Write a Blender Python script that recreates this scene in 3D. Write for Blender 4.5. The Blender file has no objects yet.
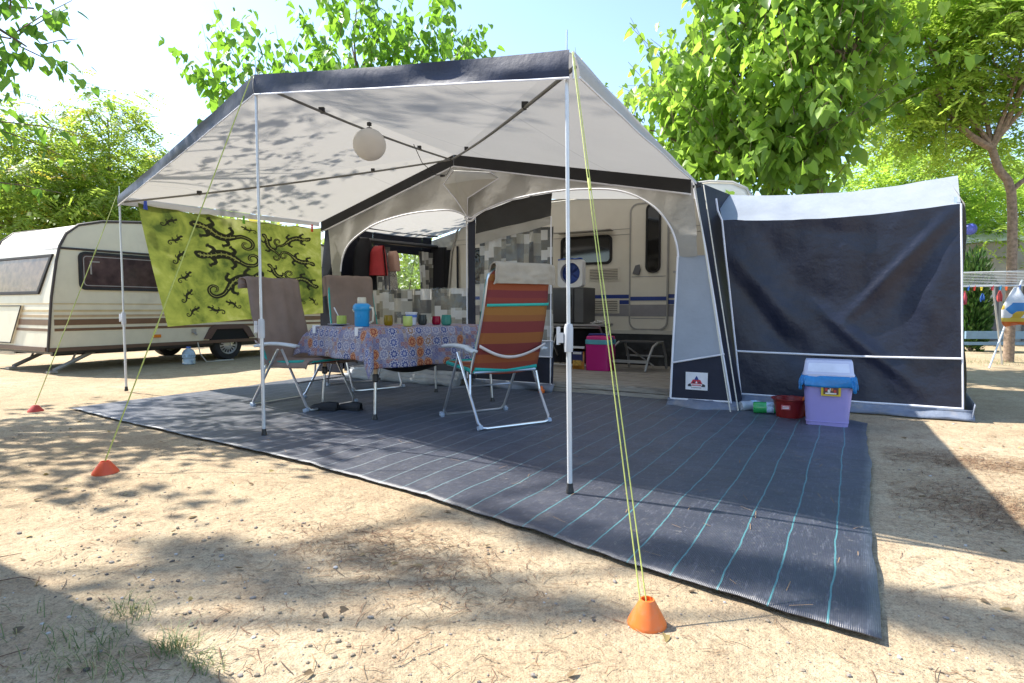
import bpy, bmesh, math, random
import numpy as np
from mathutils import Vector, Matrix, noise as mnoise
PI = math.pi
R = math.radians
random.seed(7)
rng = np.random.default_rng(11)
scene = bpy.context.scene
col = scene.collection

# ------------------------------------------------------------------ materials
MATS = {}
def _nt(name):
    m = bpy.data.materials.new(name); m.use_nodes = True
    nt = m.node_tree
    b = nt.nodes['Principled BSDF']; o = nt.nodes['Material Output']
    return m, nt, b, o
def N(nt, t, **k):
    n = nt.nodes.new(t)
    for a, v in k.items():
        if a.startswith('i_'):
            n.inputs[a[2:].replace('_', ' ')].default_value = v
        else:
            setattr(n, a, v)
    return n
def rgba(c): return (c[0], c[1], c[2], 1.0)
def ramp(nt, fac, stops, interp='LINEAR'):
    r = nt.nodes.new('ShaderNodeValToRGB'); r.color_ramp.interpolation = interp
    el = r.color_ramp.elements
    while len(el) < len(stops): el.new(0.5)
    for e, (p, c) in zip(el, stops): e.position = p; e.color = rgba(c) if len(c) == 3 else c
    nt.links.new(fac, r.inputs[0]); return r
def math_n(nt, op, a, b=None, c=None):
    n = nt.nodes.new('ShaderNodeMath'); n.operation = op
    for i, v in enumerate((a, b, c)):
        if v is None: continue
        if isinstance(v, (int, float)): n.inputs[i].default_value = v
        else: nt.links.new(v, n.inputs[i])
    return n.outputs[0]
def mixc(nt, fac, a, b, blend='MIX'):
    n = nt.nodes.new('ShaderNodeMix'); n.data_type = 'RGBA'; n.blend_type = blend
    for s, v in ((n.inputs[0], fac), (n.inputs[6], a), (n.inputs[7], b)):
        if isinstance(v, (int, float)): s.default_value = v
        elif isinstance(v, (tuple, list)): s.default_value = rgba(v)
        else: nt.links.new(v, s)
    return n.outputs[2]
def noise(nt, vec, scale, detail=4, rough=.55, dist=0):
    n = N(nt, 'ShaderNodeTexNoise'); n.inputs['Scale'].default_value = scale
    n.inputs['Detail'].default_value = detail; n.inputs['Roughness'].default_value = rough
    n.inputs['Distortion'].default_value = dist
    if vec is not None: nt.links.new(vec, n.inputs['Vector'])
    return n
def bump(nt, b, h, strength=.3, dist=.01, prev=None):
    n = N(nt, 'ShaderNodeBump'); n.inputs['Strength'].default_value = strength; n.inputs['Distance'].default_value = dist
    nt.links.new(h, n.inputs['Height'])
    if prev is not None: nt.links.new(prev, n.inputs['Normal'])
    nt.links.new(n.outputs[0], b.inputs['Normal']); return n.outputs[0]
def coord(nt, kind='Object'): return N(nt, 'ShaderNodeTexCoord').outputs[kind]
def translucent(nt, b, o, colsock, fac):
    t = N(nt, 'ShaderNodeBsdfTranslucent')
    if isinstance(colsock, (tuple, list)): t.inputs[0].default_value = rgba(colsock)
    else: nt.links.new(colsock, t.inputs[0])
    mx = N(nt, 'ShaderNodeMixShader'); mx.inputs[0].default_value = fac
    nt.links.new(b.outputs[0], mx.inputs[1]); nt.links.new(t.outputs[0], mx.inputs[2]); nt.links.new(mx.outputs[0], o.inputs[0])

def mat(name, c, rough=.6, metal=0, spec=.5, var=.12, vscale=6, bscale=0, bstr=.2, bdist=.004, transl=0, tcol=None, dirt=None, fine=0):
    """A plain surface with mottling, optional bump, grime and translucency."""
    if name in MATS: return MATS[name]
    m, nt, b, o = _nt(name)
    v = coord(nt)
    n1 = noise(nt, v, vscale, 5)
    lo = tuple(x * (1 - var) for x in c); hi = tuple(min(1, x * (1 + var)) for x in c)
    cr = ramp(nt, n1.outputs[0], [(.3, lo), (.7, hi)]).outputs[0]
    if dirt:
        n2 = noise(nt, v, dirt[1], 6, .65)
        f = ramp(nt, n2.outputs[0], [(.52, (0, 0, 0)), (.75, (dirt[2],) * 3)]).outputs[0]
        cr = mixc(nt, f, cr, dirt[0])
    nt.links.new(cr, b.inputs['Base Color'])
    b.inputs['Roughness'].default_value = rough; b.inputs['Metallic'].default_value = metal
    b.inputs['Specular IOR Level'].default_value = spec
    pv = None
    if bscale:
        pv = bump(nt, b, noise(nt, v, bscale, 4).outputs[0], bstr, bdist)
    if fine:
        pv = bump(nt, b, noise(nt, v, fine, 2).outputs[0], .25, .002, pv)
    if transl: translucent(nt, b, o, tcol or cr, transl)
    MATS[name] = m
    return m

# ------------------------------------------------------------------ mesh builder
class MB:
    def __init__(s): s.v = []; s.f = []; s.mi = []; s.uv = []
    def add(s, vs, fs, mi=0, uvs=None):
        o = len(s.v); s.v += [tuple(p) for p in vs]
        for k, f in enumerate(fs):
            s.f.append(tuple(i + o for i in f)); s.mi.append(mi)
            s.uv.append([uvs[i] for i in f] if uvs else [(0, 0)] * len(f))
    def box(s, c, d, mi=0, rz=0, rx=0, ry=0, taper=1):
        M = Matrix.Rotation(rz, 3, 'Z') @ Matrix.Rotation(ry, 3, 'Y') @ Matrix.Rotation(rx, 3, 'X'); c = Vector(c)
        vs = []
        for z in (-.5, .5):
            t = taper if z > 0 else 1
            for x, y in ((-.5, -.5), (.5, -.5), (.5, .5), (-.5, .5)):
                vs.append(c + M @ Vector((x * d[0] * t, y * d[1] * t, z * d[2])))
        s.add(vs, [(3, 2, 1, 0), (4, 5, 6, 7), (0, 1, 5, 4), (1, 2, 6, 5), (2, 3, 7, 6), (3, 0, 4, 7)], mi)
    def tube(s, pts, r, n=8, mi=0, closed=False, cap=True):
        pts = [Vector(p) for p in pts]; m = len(pts)
        rs = r if isinstance(r, (list, tuple)) else [r] * m
        vs = []; prev = None
        for i, p in enumerate(pts):
            if closed: t = pts[(i + 1) % m] - pts[i - 1]
            else: t = pts[min(i + 1, m - 1)] - pts[max(i - 1, 0)]
            if t.length < 1e-9: t = Vector((0, 0, 1))
            t.normalize()
            if prev is None:
                a = Vector((0, 0, 1)) if abs(t.z) < .9 else Vector((1, 0, 0))
                u = t.cross(a).normalized()
            else:
                u = prev - t * prev.dot(t)
                u = u.normalized() if u.length > 1e-6 else t.orthogonal().normalized()
            prev = u; w = t.cross(u)
            for k in range(n):
                a = 2 * PI * k / n
                vs.append(p + (u * math.cos(a) + w * math.sin(a)) * rs[i])
        fs = []
        for i in range(m if closed else m - 1):
            j = (i + 1) % m
            for k in range(n):
                l = (k + 1) % n
                fs.append((i * n + k, i * n + l, j * n + l, j * n + k))
        if cap and not closed:
            fs.append(tuple(reversed(range(n)))); fs.append(tuple(range((m - 1) * n, m * n)))
        s.add(vs, fs, mi)
    def lathe(s, prof, o=(0, 0, 0), n=24, mi=0, sx=1, sy=1):
        vs = []; fs = []
        for r, z in prof:
            for k in range(n):
                a = 2 * PI * k / n
                vs.append((o[0] + r * sx * math.cos(a), o[1] + r * sy * math.sin(a), o[2] + z))
        for i in range(len(prof) - 1):
            for k in range(n):
                l = (k + 1) % n
                fs.append((i * n + k, i * n + l, (i + 1) * n + l, (i + 1) * n + k))
        if prof[0][0] > 1e-6: fs.append(tuple(reversed(range(n))))
        if prof[-1][0] > 1e-6: fs.append(tuple(range((len(prof) - 1) * n, len(prof) * n)))
        s.add(vs, fs, mi)
    def grid(s, fn, nu, nv, mi=0, us=1, vs_=1):
        P = []; U = []
        for j in range(nv + 1):
            for i in range(nu + 1):
                u, v = i / nu, j / nv
                P.append(fn(u, v)); U.append((u * us, v * vs_))
        F = []
        for j in range(nv):
            for i in range(nu):
                a = j * (nu + 1) + i
                F.append((a, a + 1, a + nu + 2, a + nu + 1))
        s.add(P, F, mi, U)
    def tri(s, a, b, c, n, mi=0, sag=0, nz=0, nscale=1.5):
        """Subdivided triangle, sagging in the middle."""
        a, b, c = Vector(a), Vector(b), Vector(c); idx = {}; P = []; F = []
        for i in range(n + 1):
            for j in range(n + 1 - i):
                u, v = i / n, j / n; w = 1 - u - v
                p = a * w + b * u + c * v
                k = (u * v * w * 27 + (u * v + v * w + w * u) * .8)
                p = p + Vector((0, 0, -sag * k + (nz * mnoise.noise(p * nscale) * min(1, 12 * u * v * w + .0) if nz else 0)))
                idx[(i, j)] = len(P); P.append(p)
        for i in range(n):
            for j in range(n - i):
                F.append((idx[(i, j)], idx[(i + 1, j)], idx[(i, j + 1)]))
                if j < n - i - 1: F.append((idx[(i + 1, j)], idx[(i + 1, j + 1)], idx[(i, j + 1)]))
        s.add(P, F, mi, [(p.x, p.y) for p in P])
    def prism(s, outline, fn, d0, d1, mi=0, caps=True):
        """outline: list of 2D; fn(a,b,d) -> 3D point"""
        n = len(outline)
        vs = [fn(a, b, d0) for a, b in outline] + [fn(a, b, d1) for a, b in outline]
        fs = [(i, (i + 1) % n, n + (i + 1) % n, n + i) for i in range(n)]
        if caps: fs += [tuple(reversed(range(n))), tuple(range(n, 2 * n))]
        s.add(vs, fs, mi)
    def build(s, name, mats, parent=None, smooth=True, world=True, bevel=0, solid=0, angle=40, merge=False, subsurf=0):
        me = bpy.data.meshes.new(name)
        off = Vector((0, 0, 0))
        if parent is not None and world:
            p = parent
            while p is not None: off += p.location; p = p.parent
        me.from_pydata([(p[0] - off.x, p[1] - off.y, p[2] - off.z) for p in s.v], [], s.f)
        if not isinstance(mats, (list, tuple)): mats = [mats]
        for m in mats: me.materials.append(m)
        me.polygons.foreach_set('material_index', s.mi)
        uvl = me.uv_layers.new(name='UVMap')
        flat = [c for f in s.uv for uv in f for c in uv]
        uvl.data.foreach_set('uv', flat)
        if merge or True:
            bm = bmesh.new(); bm.from_mesh(me)
            if merge: bmesh.ops.remove_doubles(bm, verts=bm.verts, dist=1e-4)
            bmesh.ops.recalc_face_normals(bm, faces=bm.faces)
            bm.to_mesh(me); bm.free()
        o = bpy.data.objects.new(name, me); col.objects.link(o)
        if smooth:
            me.polygons.foreach_set('use_smooth', [True] * len(me.polygons))
            me.set_sharp_from_angle(angle=R(angle))
        if parent is not None: o.parent = parent
        if bevel:
            md = o.modifiers.new('Bevel', 'BEVEL'); md.width = bevel; md.segments = 2; md.limit_method = 'ANGLE'; md.angle_limit = R(50)
            md.harden_normals = False
        if solid:
            md = o.modifiers.new('Solid', 'SOLIDIFY'); md.thickness = solid; md.offset = 0
        if subsurf:
            md = o.modifiers.new('Sub', 'SUBSURF'); md.levels = subsurf; md.render_levels = subsurf
        return o

def tag(o, label=None, cat=None, group=None, kind=None):
    if label: o['label'] = label
    if cat: o['category'] = cat
    if group: o['group'] = group
    if kind: o['kind'] = kind
    return o
def empty(name, loc, label, cat, group=None, rz=0):
    o = bpy.data.objects.new(name, None); col.objects.link(o)
    o.location = loc; o.rotation_euler = (0, 0, rz); o.empty_display_size = .1
    return tag(o, label, cat, group)
def copy_tree(o, parent=None):
    kids = [c for c in bpy.data.objects if c.parent == o]
    c = o.copy(); col.objects.link(c)
    if parent is not None: c.parent = parent
    for k in kids: copy_tree(k, c)
    return c
def lerp(a, b, t): return a + (b - a) * t
def interp(tab, x):
    if x <= tab[0][0]: return tab[0][1]
    for (x0, y0), (x1, y1) in zip(tab, tab[1:]):
        if x <= x1: return lerp(y0, y1, (x - x0) / (x1 - x0))
    return tab[-1][1]
def smooth_poly(pts, k=4):
    """Catmull-Rom through 2D/3D points."""
    P = [Vector(p) for p in pts]; out = []
    for i in range(len(P) - 1):
        p0 = P[max(i - 1, 0)]; p1 = P[i]; p2 = P[i + 1]; p3 = P[min(i + 2, len(P) - 1)]
        for j in range(k):
            t = j / k
            out.append(.5 * ((2 * p1) + (p2 - p0) * t + (2 * p0 - 5 * p1 + 4 * p2 - p3) * t * t + (3 * p1 - p0 - 3 * p2 + p3) * t ** 3))
    out.append(P[-1]); return out
def catenary(a, b, sag, n=10):
    a, b = Vector(a), Vector(b)
    return [a.lerp(b, i / n) - Vector((0, 0, sag * 4 * (i / n) * (1 - i / n))) for i in range(n + 1)]
def rrect(w, h, r, n=5):
    """Rounded rectangle outline centred on the origin."""
    pts = []
    for cx, cy, a0 in ((w / 2 - r, h / 2 - r, 0), (-w / 2 + r, h / 2 - r, 90), (-w / 2 + r, -h / 2 + r, 180), (w / 2 - r, -h / 2 + r, 270)):
        for k in range(n + 1):
            a = R(a0 + 90 * k / n); pts.append((cx + r * math.cos(a), cy + r * math.sin(a)))
    return pts
def ring_frame(mb, outer, inner, fn, d0, d1, mi=0):
    n = len(outer)
    vs = [fn(a, b, d0) for a, b in outer] + [fn(a, b, d0) for a, b in inner] + [fn(a, b, d1) for a, b in outer] + [fn(a, b, d1) for a, b in inner]
    fs = []
    for i in range(n):
        j = (i + 1) % n
        fs += [(i, j, n + j, n + i), (2 * n + i, 3 * n + i, 3 * n + j, 2 * n + j), (i, 2 * n + i, 2 * n + j, j), (n + i, n + j, 3 * n + j, 3 * n + i)]
    mb.add(vs, fs, mi)

# ------------------------------------------------------------------ camera, light, sky
H = 0.95
cam_d = bpy.data.cameras.new('Camera'); cam = bpy.data.objects.new('Camera', cam_d); col.objects.link(cam)
cam_d.sensor_width = 36; cam_d.lens = 597 / 1024 * 36; cam_d.clip_end = 2000; cam_d.clip_start = .05
yaw = math.atan(342 / 597); pitch = math.atan(33.5 / 597)
cam.location = (0, 0, H); cam.rotation_euler = (PI / 2 - pitch, 0, yaw)
scene.camera = cam
SUN = Vector((1, .085, -1.15)).normalized()
sl = bpy.data.lights.new('Sun', 'SUN'); sun = bpy.data.objects.new('Sun', sl); col.objects.link(sun)
sl.energy = 4.3; sl.angle = R(.53); sl.color = (1.0, .955, .88)
sun.rotation_euler = SUN.to_track_quat('-Z', 'Y').to_euler(); sun.location = (-8, -1, 12)
w = bpy.data.worlds.new('World'); scene.world = w; w.use_nodes = True
nt = w.node_tree; bg = nt.nodes['Background']
sky = N(nt, 'ShaderNodeTexSky'); sky.sky_type = 'NISHITA'; sky.sun_disc = False
sky.sun_elevation = math.asin(-SUN.z); sky.sun_rotation = math.atan2(-SUN.x, -SUN.y)
sky.altitude = 10; sky.air_density = 1.0; sky.dust_density = .6; sky.ozone_density = 1.4
nt.links.new(sky.outputs[0], bg.inputs[0]); bg.inputs[1].default_value = .15
scene.view_settings.view_transform = 'Standard'; scene.view_settings.look = 'None'
scene.view_settings.exposure = 1.32; scene.view_settings.gamma = 1
scene.cycles.max_bounces = 8; scene.cycles.transparent_max_bounces = 12; scene.cycles.sample_clamp_indirect = 6
scene.cycles.use_denoising = True
# ------------------------------------------------------------------ shared materials
alu = mat('alu', (.62, .64, .66), .35, 1.0, var=.06, dirt=((.3, .28, .25), 9, .35))
white_metal = mat('white_metal', (.60, .625, .65), .38, .25, var=.05, dirt=((.4, .37, .32), 7, .3))
navy = mat('navy_fabric', (.013, .016, .032), .6, spec=.35, var=.25, vscale=3, bscale=5, bstr=.25, bdist=.03, fine=220)
black_cloth = mat('black_cloth', (.008, .008, .011), .8, var=.3, bscale=7, bstr=.4, bdist=.03)
grey_fab = mat('grey_fabric', (.40, .39, .36), .75, var=.08, vscale=2.5, bscale=3.5, bstr=.3, bdist=.04, transl=.22, fine=260, dirt=((.26, .24, .20), 1.6, .35))
blue_grey = mat('blue_grey_fabric', (.34, .38, .44), .7, var=.08, vscale=3, bscale=6, bstr=.3, bdist=.03, transl=.12)
mud_fab = mat('mud_flap_fabric', (.16, .19, .25), .6, var=.15, bscale=9, bstr=.5, bdist=.03, dirt=((.4, .34, .26), 8, .5))
piping = mat('white_piping', (.74, .75, .8), .6, var=.05)
rope_y = mat('yellow_rope', (.48, .52, .13), .6, var=.12, vscale=60)
rope_w = mat('white_rope', (.62, .6, .52), .7, var=.1, vscale=60)
black_pl = mat('black_plastic', (.02, .02, .022), .45, var=.2)
dark_metal = mat('dark_metal', (.06, .06, .065), .45, .6)
rubber = mat('tyre_rubber', (.022, .022, .023), .85, var=.3, bscale=40)
white_pl = mat('white_plastic', (.74, .75, .77), .4, var=.05)
orange_pl = mat('orange_plastic', (.78, .17, .025), .45, var=.08, vscale=20, dirt=((.4, .25, .15), 25, .5))
red_pl = mat('red_plastic', (.55, .045, .03), .5, var=.1, dirt=((.4, .25, .2), 20, .4))
teal_fab = mat('teal_fabric', (.01, .34, .30), .7, var=.15, bscale=60)
bark = mat('bark', (.16, .115, .08), .9, var=.45, vscale=14, bscale=22, bstr=.8, bdist=.03)
bark_pale = mat('pale_bark', (.25, .18, .13), .9, var=.4, vscale=18, bscale=25, bstr=.7, bdist=.02)
glass_dark = mat('dark_glass', (.015, .014, .013), .06, spec=.8, var=.2)
vinyl_m, nt, b, o = _nt('clear_vinyl')
gl = N(nt, 'ShaderNodeBsdfGlossy'); gl.inputs['Roughness'].default_value = .08; gl.inputs[0].default_value = (.9, .92, .95, 1)
tr = N(nt, 'ShaderNodeBsdfTransparent'); mx = N(nt, 'ShaderNodeMixShader'); fr = N(nt, 'ShaderNodeFresnel'); fr.inputs[0].default_value = 1.45
nv = noise(nt, coord(nt), 6, 4); bp = N(nt, 'ShaderNodeBump'); bp.inputs['Strength'].default_value = .35; bp.inputs['Distance'].default_value = .05
nt.links.new(nv.outputs[0], bp.inputs['Height']); nt.links.new(bp.outputs[0], gl.inputs['Normal']); nt.links.new(bp.outputs[0], fr.inputs['Normal'])
nt.links.new(math_n(nt, 'MULTIPLY_ADD', fr.outputs[0], .45, .015), mx.inputs[0]); nt.links.new(tr.outputs[0], mx.inputs[1]); nt.links.new(gl.outputs[0], mx.inputs[2]); nt.links.new(mx.outputs[0], o.inputs[0])

# ------------------------------------------------------------------ ground
gm, nt, b, o = _nt('sandy_ground')
v = coord(nt)
n1 = noise(nt, v, .55, 6, .6); n2 = noise(nt, v, 5, 7, .7); n3 = noise(nt, v, 42, 4, .7); n4 = noise(nt, v, 170, 3, .6)
base = ramp(nt, n1.outputs[0], [(.3, (.39, .30, .185)), (.55, (.475, .38, .25)), (.75, (.53, .435, .30))]).outputs[0]
patch = ramp(nt, n2.outputs[0], [(.42, (0, 0, 0)), (.68, (.75,) * 3)]).outputs[0]
base = mixc(nt, patch, base, (.34, .245, .155))
grain = ramp(nt, n3.outputs[0], [(.3, (.5,) * 3), (.5, (1,) * 3), (.75, (1.12,) * 3)]).outputs[0]
base = mixc(nt, .75, base, grain, 'MULTIPLY')
gr2 = ramp(nt, n4.outputs[0], [(.32, (.5, .45, .42)), (.5, (1,) * 3), (.7, (1.15, 1.12, 1.08))]).outputs[0]
base = mixc(nt, .7, base, gr2, 'MULTIPLY')
vo = N(nt, 'ShaderNodeTexVoronoi'); vo.inputs['Scale'].default_value = 38; nt.links.new(v, vo.inputs['Vector'])
dots = ramp(nt, vo.outputs['Distance'], [(.10, (1, 1, 1)), (.16, (0, 0, 0))]).outputs[0]
sel = ramp(nt, vo.outputs['Color'], [(.66, (0, 0, 0)), (.68, (1, 1, 1))], 'CONSTANT').outputs[0]
dm = math_n(nt, 'MULTIPLY', dots, sel)
base = mixc(nt, math_n(nt, 'MULTIPLY', dm, .8), base, (.17, .13, .10))
vo2 = N(nt, 'ShaderNodeTexVoronoi'); vo2.inputs['Scale'].default_value = 105; nt.links.new(v, vo2.inputs['Vector'])
d2 = math_n(nt, 'MULTIPLY', ramp(nt, vo2.outputs['Distance'], [(.16, (1, 1, 1)), (.26, (0, 0, 0))]).outputs[0], ramp(nt, vo2.outputs['Color'], [(.55, (0, 0, 0)), (.57, (1, 1, 1))], 'CONSTANT').outputs[0])
base = mixc(nt, math_n(nt, 'MULTIPLY', d2, ramp(nt, n2.outputs[0], [(.35, (.15,) * 3), (.6, (.75,) * 3)]).outputs[0]), base, (.20, .15, .11))
d3 = math_n(nt, 'MULTIPLY', ramp(nt, vo2.outputs['Distance'], [(.14, (1, 1, 1)), (.22, (0, 0, 0))]).outputs[0], ramp(nt, vo2.outputs['Color'], [(.22, (1, 1, 1)), (.24, (0, 0, 0))], 'CONSTANT').outputs[0])
base = mixc(nt, math_n(nt, 'MULTIPLY', d3, .6), base, (.62, .56, .46))
nt.links.new(base, b.inputs['Base Color']); b.inputs['Roughness'].default_value = .95; b.inputs['Specular IOR Level'].default_value = .15
pv = bump(nt, b, n2.outputs[0], .7, .04); pv = bump(nt, b, n3.outputs[0], .6, .012, pv); bump(nt, b, n4.outputs[0], .5, .004, pv)
def axis(dense0, dense1, step, far):
    a = list(np.arange(dense0, dense1 + 1e-6, step)); s = step; x = dense1
    hi = []
    while x < far: s *= 1.35; x += s; hi.append(x)
    s = step; x = dense0; lo = []
    while x > -far: s *= 1.35; x -= s; lo.append(x)
    return lo[::-1] + a + hi
gx = axis(-11, 4, .07, 400); gy = axis(.4, 9, .07, 400)
def on_mat(x, y, m=.0):
    return -6.45 - m < x < .2 + m and mat_front(x) - m < y < 6.4 + m
def mat_front(x): return interp([(-6.3, 2.76), (-5.2, 2.66), (-4, 2.58), (-3, 2.50), (-2, 2.37), (-1.4, 2.24), (-.5, 2.04), (.1, 1.94)], x)
def ground_z(x, y):
    if abs(x) > 13 or y > 11 or y < -1: return 0
    z = .016 * mnoise.noise(Vector((x * 1.1, y * 1.1, 0))) + .008 * mnoise.noise(Vector((x * 4, y * 4, 3))) + .004 * mnoise.noise(Vector((x * 11, y * 11, 7)))
    if -6.7 < x < 1.2 and y > 1.6:
        d = min(max(0, mat_front(x) - y) / .35 + max(0, -6.4 - x) / .35 + max(0, x - .85) / .35, 1); z = z * d - .008 * (1 - d)
    return z
mb = MB(); nx = len(gx)
P = [(x, y, ground_z(x, y)) for y in gy for x in gx]
F = [(j * nx + i, j * nx + i + 1, (j + 1) * nx + i + 1, (j + 1) * nx + i) for j in range(len(gy) - 1) for i in range(nx - 1)]
mb.add(P, F)
g = mb.build('ground', gm); tag(g, 'dry sandy pitch ground strewn with needles', 'ground', kind='structure')

# mat
mm, nt, b, o = _nt('woven_mat')
v = coord(nt); sx = N(nt, 'ShaderNodeSeparateXYZ'); nt.links.new(v, sx.inputs[0])
wob = noise(nt, v, .9, 2); wob2 = noise(nt, v, 7, 2)
xx = math_n(nt, 'ADD', sx.outputs[0], math_n(nt, 'MULTIPLY_ADD', wob.outputs[0], .05, -.025))
xx = math_n(nt, 'ADD', xx, math_n(nt, 'MULTIPLY_ADD', wob2.outputs[0], .012, -.006))
fr_ = math_n(nt, 'ABSOLUTE', math_n(nt, 'SUBTRACT', math_n(nt, 'FRACT', math_n(nt, 'MULTIPLY', math_n(nt, 'ADD', xx, 20.04), 6.0)), .5))
line = math_n(nt, 'GREATER_THAN', fr_, .482)
line = math_n(nt, 'MULTIPLY', line, math_n(nt, 'LESS_THAN', xx, -.0))
n1 = noise(nt, v, 1.6, 6, .65); n2 = noise(nt, v, 30, 4)
base = ramp(nt, n1.outputs[0], [(.35, (.009, .0105, .020)), (.7, (.017, .020, .034))]).outputs[0]
dust = ramp(nt, noise(nt, v, 3.2, 7, .72).outputs[0], [(.5, (0, 0, 0)), (.8, (.34,) * 3)]).outputs[0]
base = mixc(nt, dust, base, (.15, .145, .145))
wv = N(nt, 'ShaderNodeTexWave'); wv.inputs['Scale'].default_value = 55; wv.bands_direction = 'X'; nt.links.new(v, wv.inputs[0]); wv.inputs['Distortion'].default_value = 1.0
wv2 = N(nt, 'ShaderNodeTexWave'); wv2.inputs['Scale'].default_value = 40; wv2.bands_direction = 'Y'; nt.links.new(v, wv2.inputs[0]); wv2.inputs['Distortion'].default_value = 1.0
weave = math_n(nt, 'ADD', wv.outputs[1], wv2.outputs[1])
base = mixc(nt, ramp(nt, weave, [(.5, (0, 0, 0)), (1.6, (.28,) * 3)]).outputs[0], base, (.055, .06, .08))
mp = N(nt, 'ShaderNodeMapping'); mp.inputs['Scale'].default_value = (1, .16, 1); nt.links.new(v, mp.inputs[0])
sp1 = noise(nt, mp.outputs[0], 90, 3, .7); base = mixc(nt, ramp(nt, sp1.outputs[0], [(.55, (0, 0, 0)), (.72, (.55,) * 3)]).outputs[0], base, (.12, .125, .15))
sp2 = noise(nt, v, 26, 5, .75); base = mixc(nt, ramp(nt, sp2.outputs[0], [(.60, (0, 0, 0)), (.74, (.7,) * 3)]).outputs[0], base, (.22, .20, .17))
sand = ramp(nt, noise(nt, v, 1.1, 6, .7).outputs[0], [(.60, (0, 0, 0)), (.78, (.6,) * 3)]).outputs[0]; base = mixc(nt, sand, base, (.26, .215, .155))
teal = mixc(nt, n2.outputs[0], (.03, .15, .165), (.08, .24, .25))
fade = math_n(nt, 'SMOOTH_MIN', math_n(nt, 'MAXIMUM', math_n(nt, 'MULTIPLY_ADD', sx.outputs[0], -.7, -.9), 0), 1, .1); teal = mixc(nt, fade, teal, (.24, .27, .27)); base = mixc(nt, line, base, teal)
nt.links.new(base, b.inputs['Base Color']); b.inputs['Roughness'].default_value = .47; b.inputs['Specular IOR Level'].default_value = 1.0
b.inputs['Sheen Tint'].default_value = (.62, .74, 1, 1); b.inputs['Sheen Weight'].default_value = .13; b.inputs['Sheen Roughness'].default_value = .4
pv = bump(nt, b, weave, .3, .002); bump(nt, b, noise(nt, v, 2.2, 4).outputs[0], .5, .06, pv)
def matz(x, y):
    e = 0
    return .013 + .006 * mnoise.noise(Vector((x * 1.2 + y * 3, y * .5, 9))) + .006 * mnoise.noise(Vector((x * 2, y * 2, 1))) + .004 * mnoise.noise(Vector((x * 7, y * 5, 4)))
mb = MB()
def matf(u, v):
    x = lerp(-6.36, lerp(.085, .115, v) + .010 * math.sin(v * 12 + 1) + .012 * mnoise.noise(Vector((v * 14, 0, 2))), u); y0 = mat_front(x) + .012 * mnoise.noise(Vector((x * 3, 0, 0))) + .012 * mnoise.noise(Vector((x * 9, 0, 5)))
    y = lerp(y0, 6.35 - .7 * max(0, (x + .9)) if x > -.9 else 6.35, v)
    if u == 0: x -= .03 * math.sin(v * 11)
    return (x, y, matz(x, y))
mb.grid(matf, 130, 90)
o_ = mb.build('ground_mat', mm, solid=.004); tag(o_, 'dark navy woven groundsheet with thin teal stripes under the sun canopy', 'mat')

# deck
dm_, nt, b, o = _nt('weathered_planks')
v = coord(nt); mp = N(nt, 'ShaderNodeMapping'); mp.inputs['Scale'].default_value = (.8, 9, 9); nt.links.new(v, mp.inputs[0])
n1 = noise(nt, mp.outputs[0], 3, 7, .7, .6); n2 = noise(nt, v, 2, 4)
c_ = ramp(nt, n1.outputs[0], [(.25, (.07, .06, .05)), (.5, (.30, .275, .24)), (.75, (.50, .47, .42))]).outputs[0]
c_ = mixc(nt, math_n(nt, 'MULTIPLY', n2.outputs[0], .4), c_, (.30, .27, .23)); nt.links.new(c_, b.inputs['Base Color']); b.inputs['Roughness'].default_value = .85
bump(nt, b, n1.outputs[0], .6, .006)
mb = MB()
y = 6.06; k = 0
while y < 8.3:
    wd = .145
    mb.box((-3.75 + random.uniform(-.02, .02), y + wd / 2, .115 + random.uniform(-.003, .003)), (4.75, wd - .012, .024)); y += wd
for zz in (.035, .085): mb.box((-3.75, 6.055, zz + .002), (4.74, .022, .044))
for xx_ in np.arange(-6.0, -1.4, .75): mb.box((xx_, 7.2, .06), (.06, 2.2, .075))
o_ = mb.build('wooden_deck', dm_, bevel=.004); tag(o_, 'low weathered grey plank deck inside the awning before the caravan door', 'deck')
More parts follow.
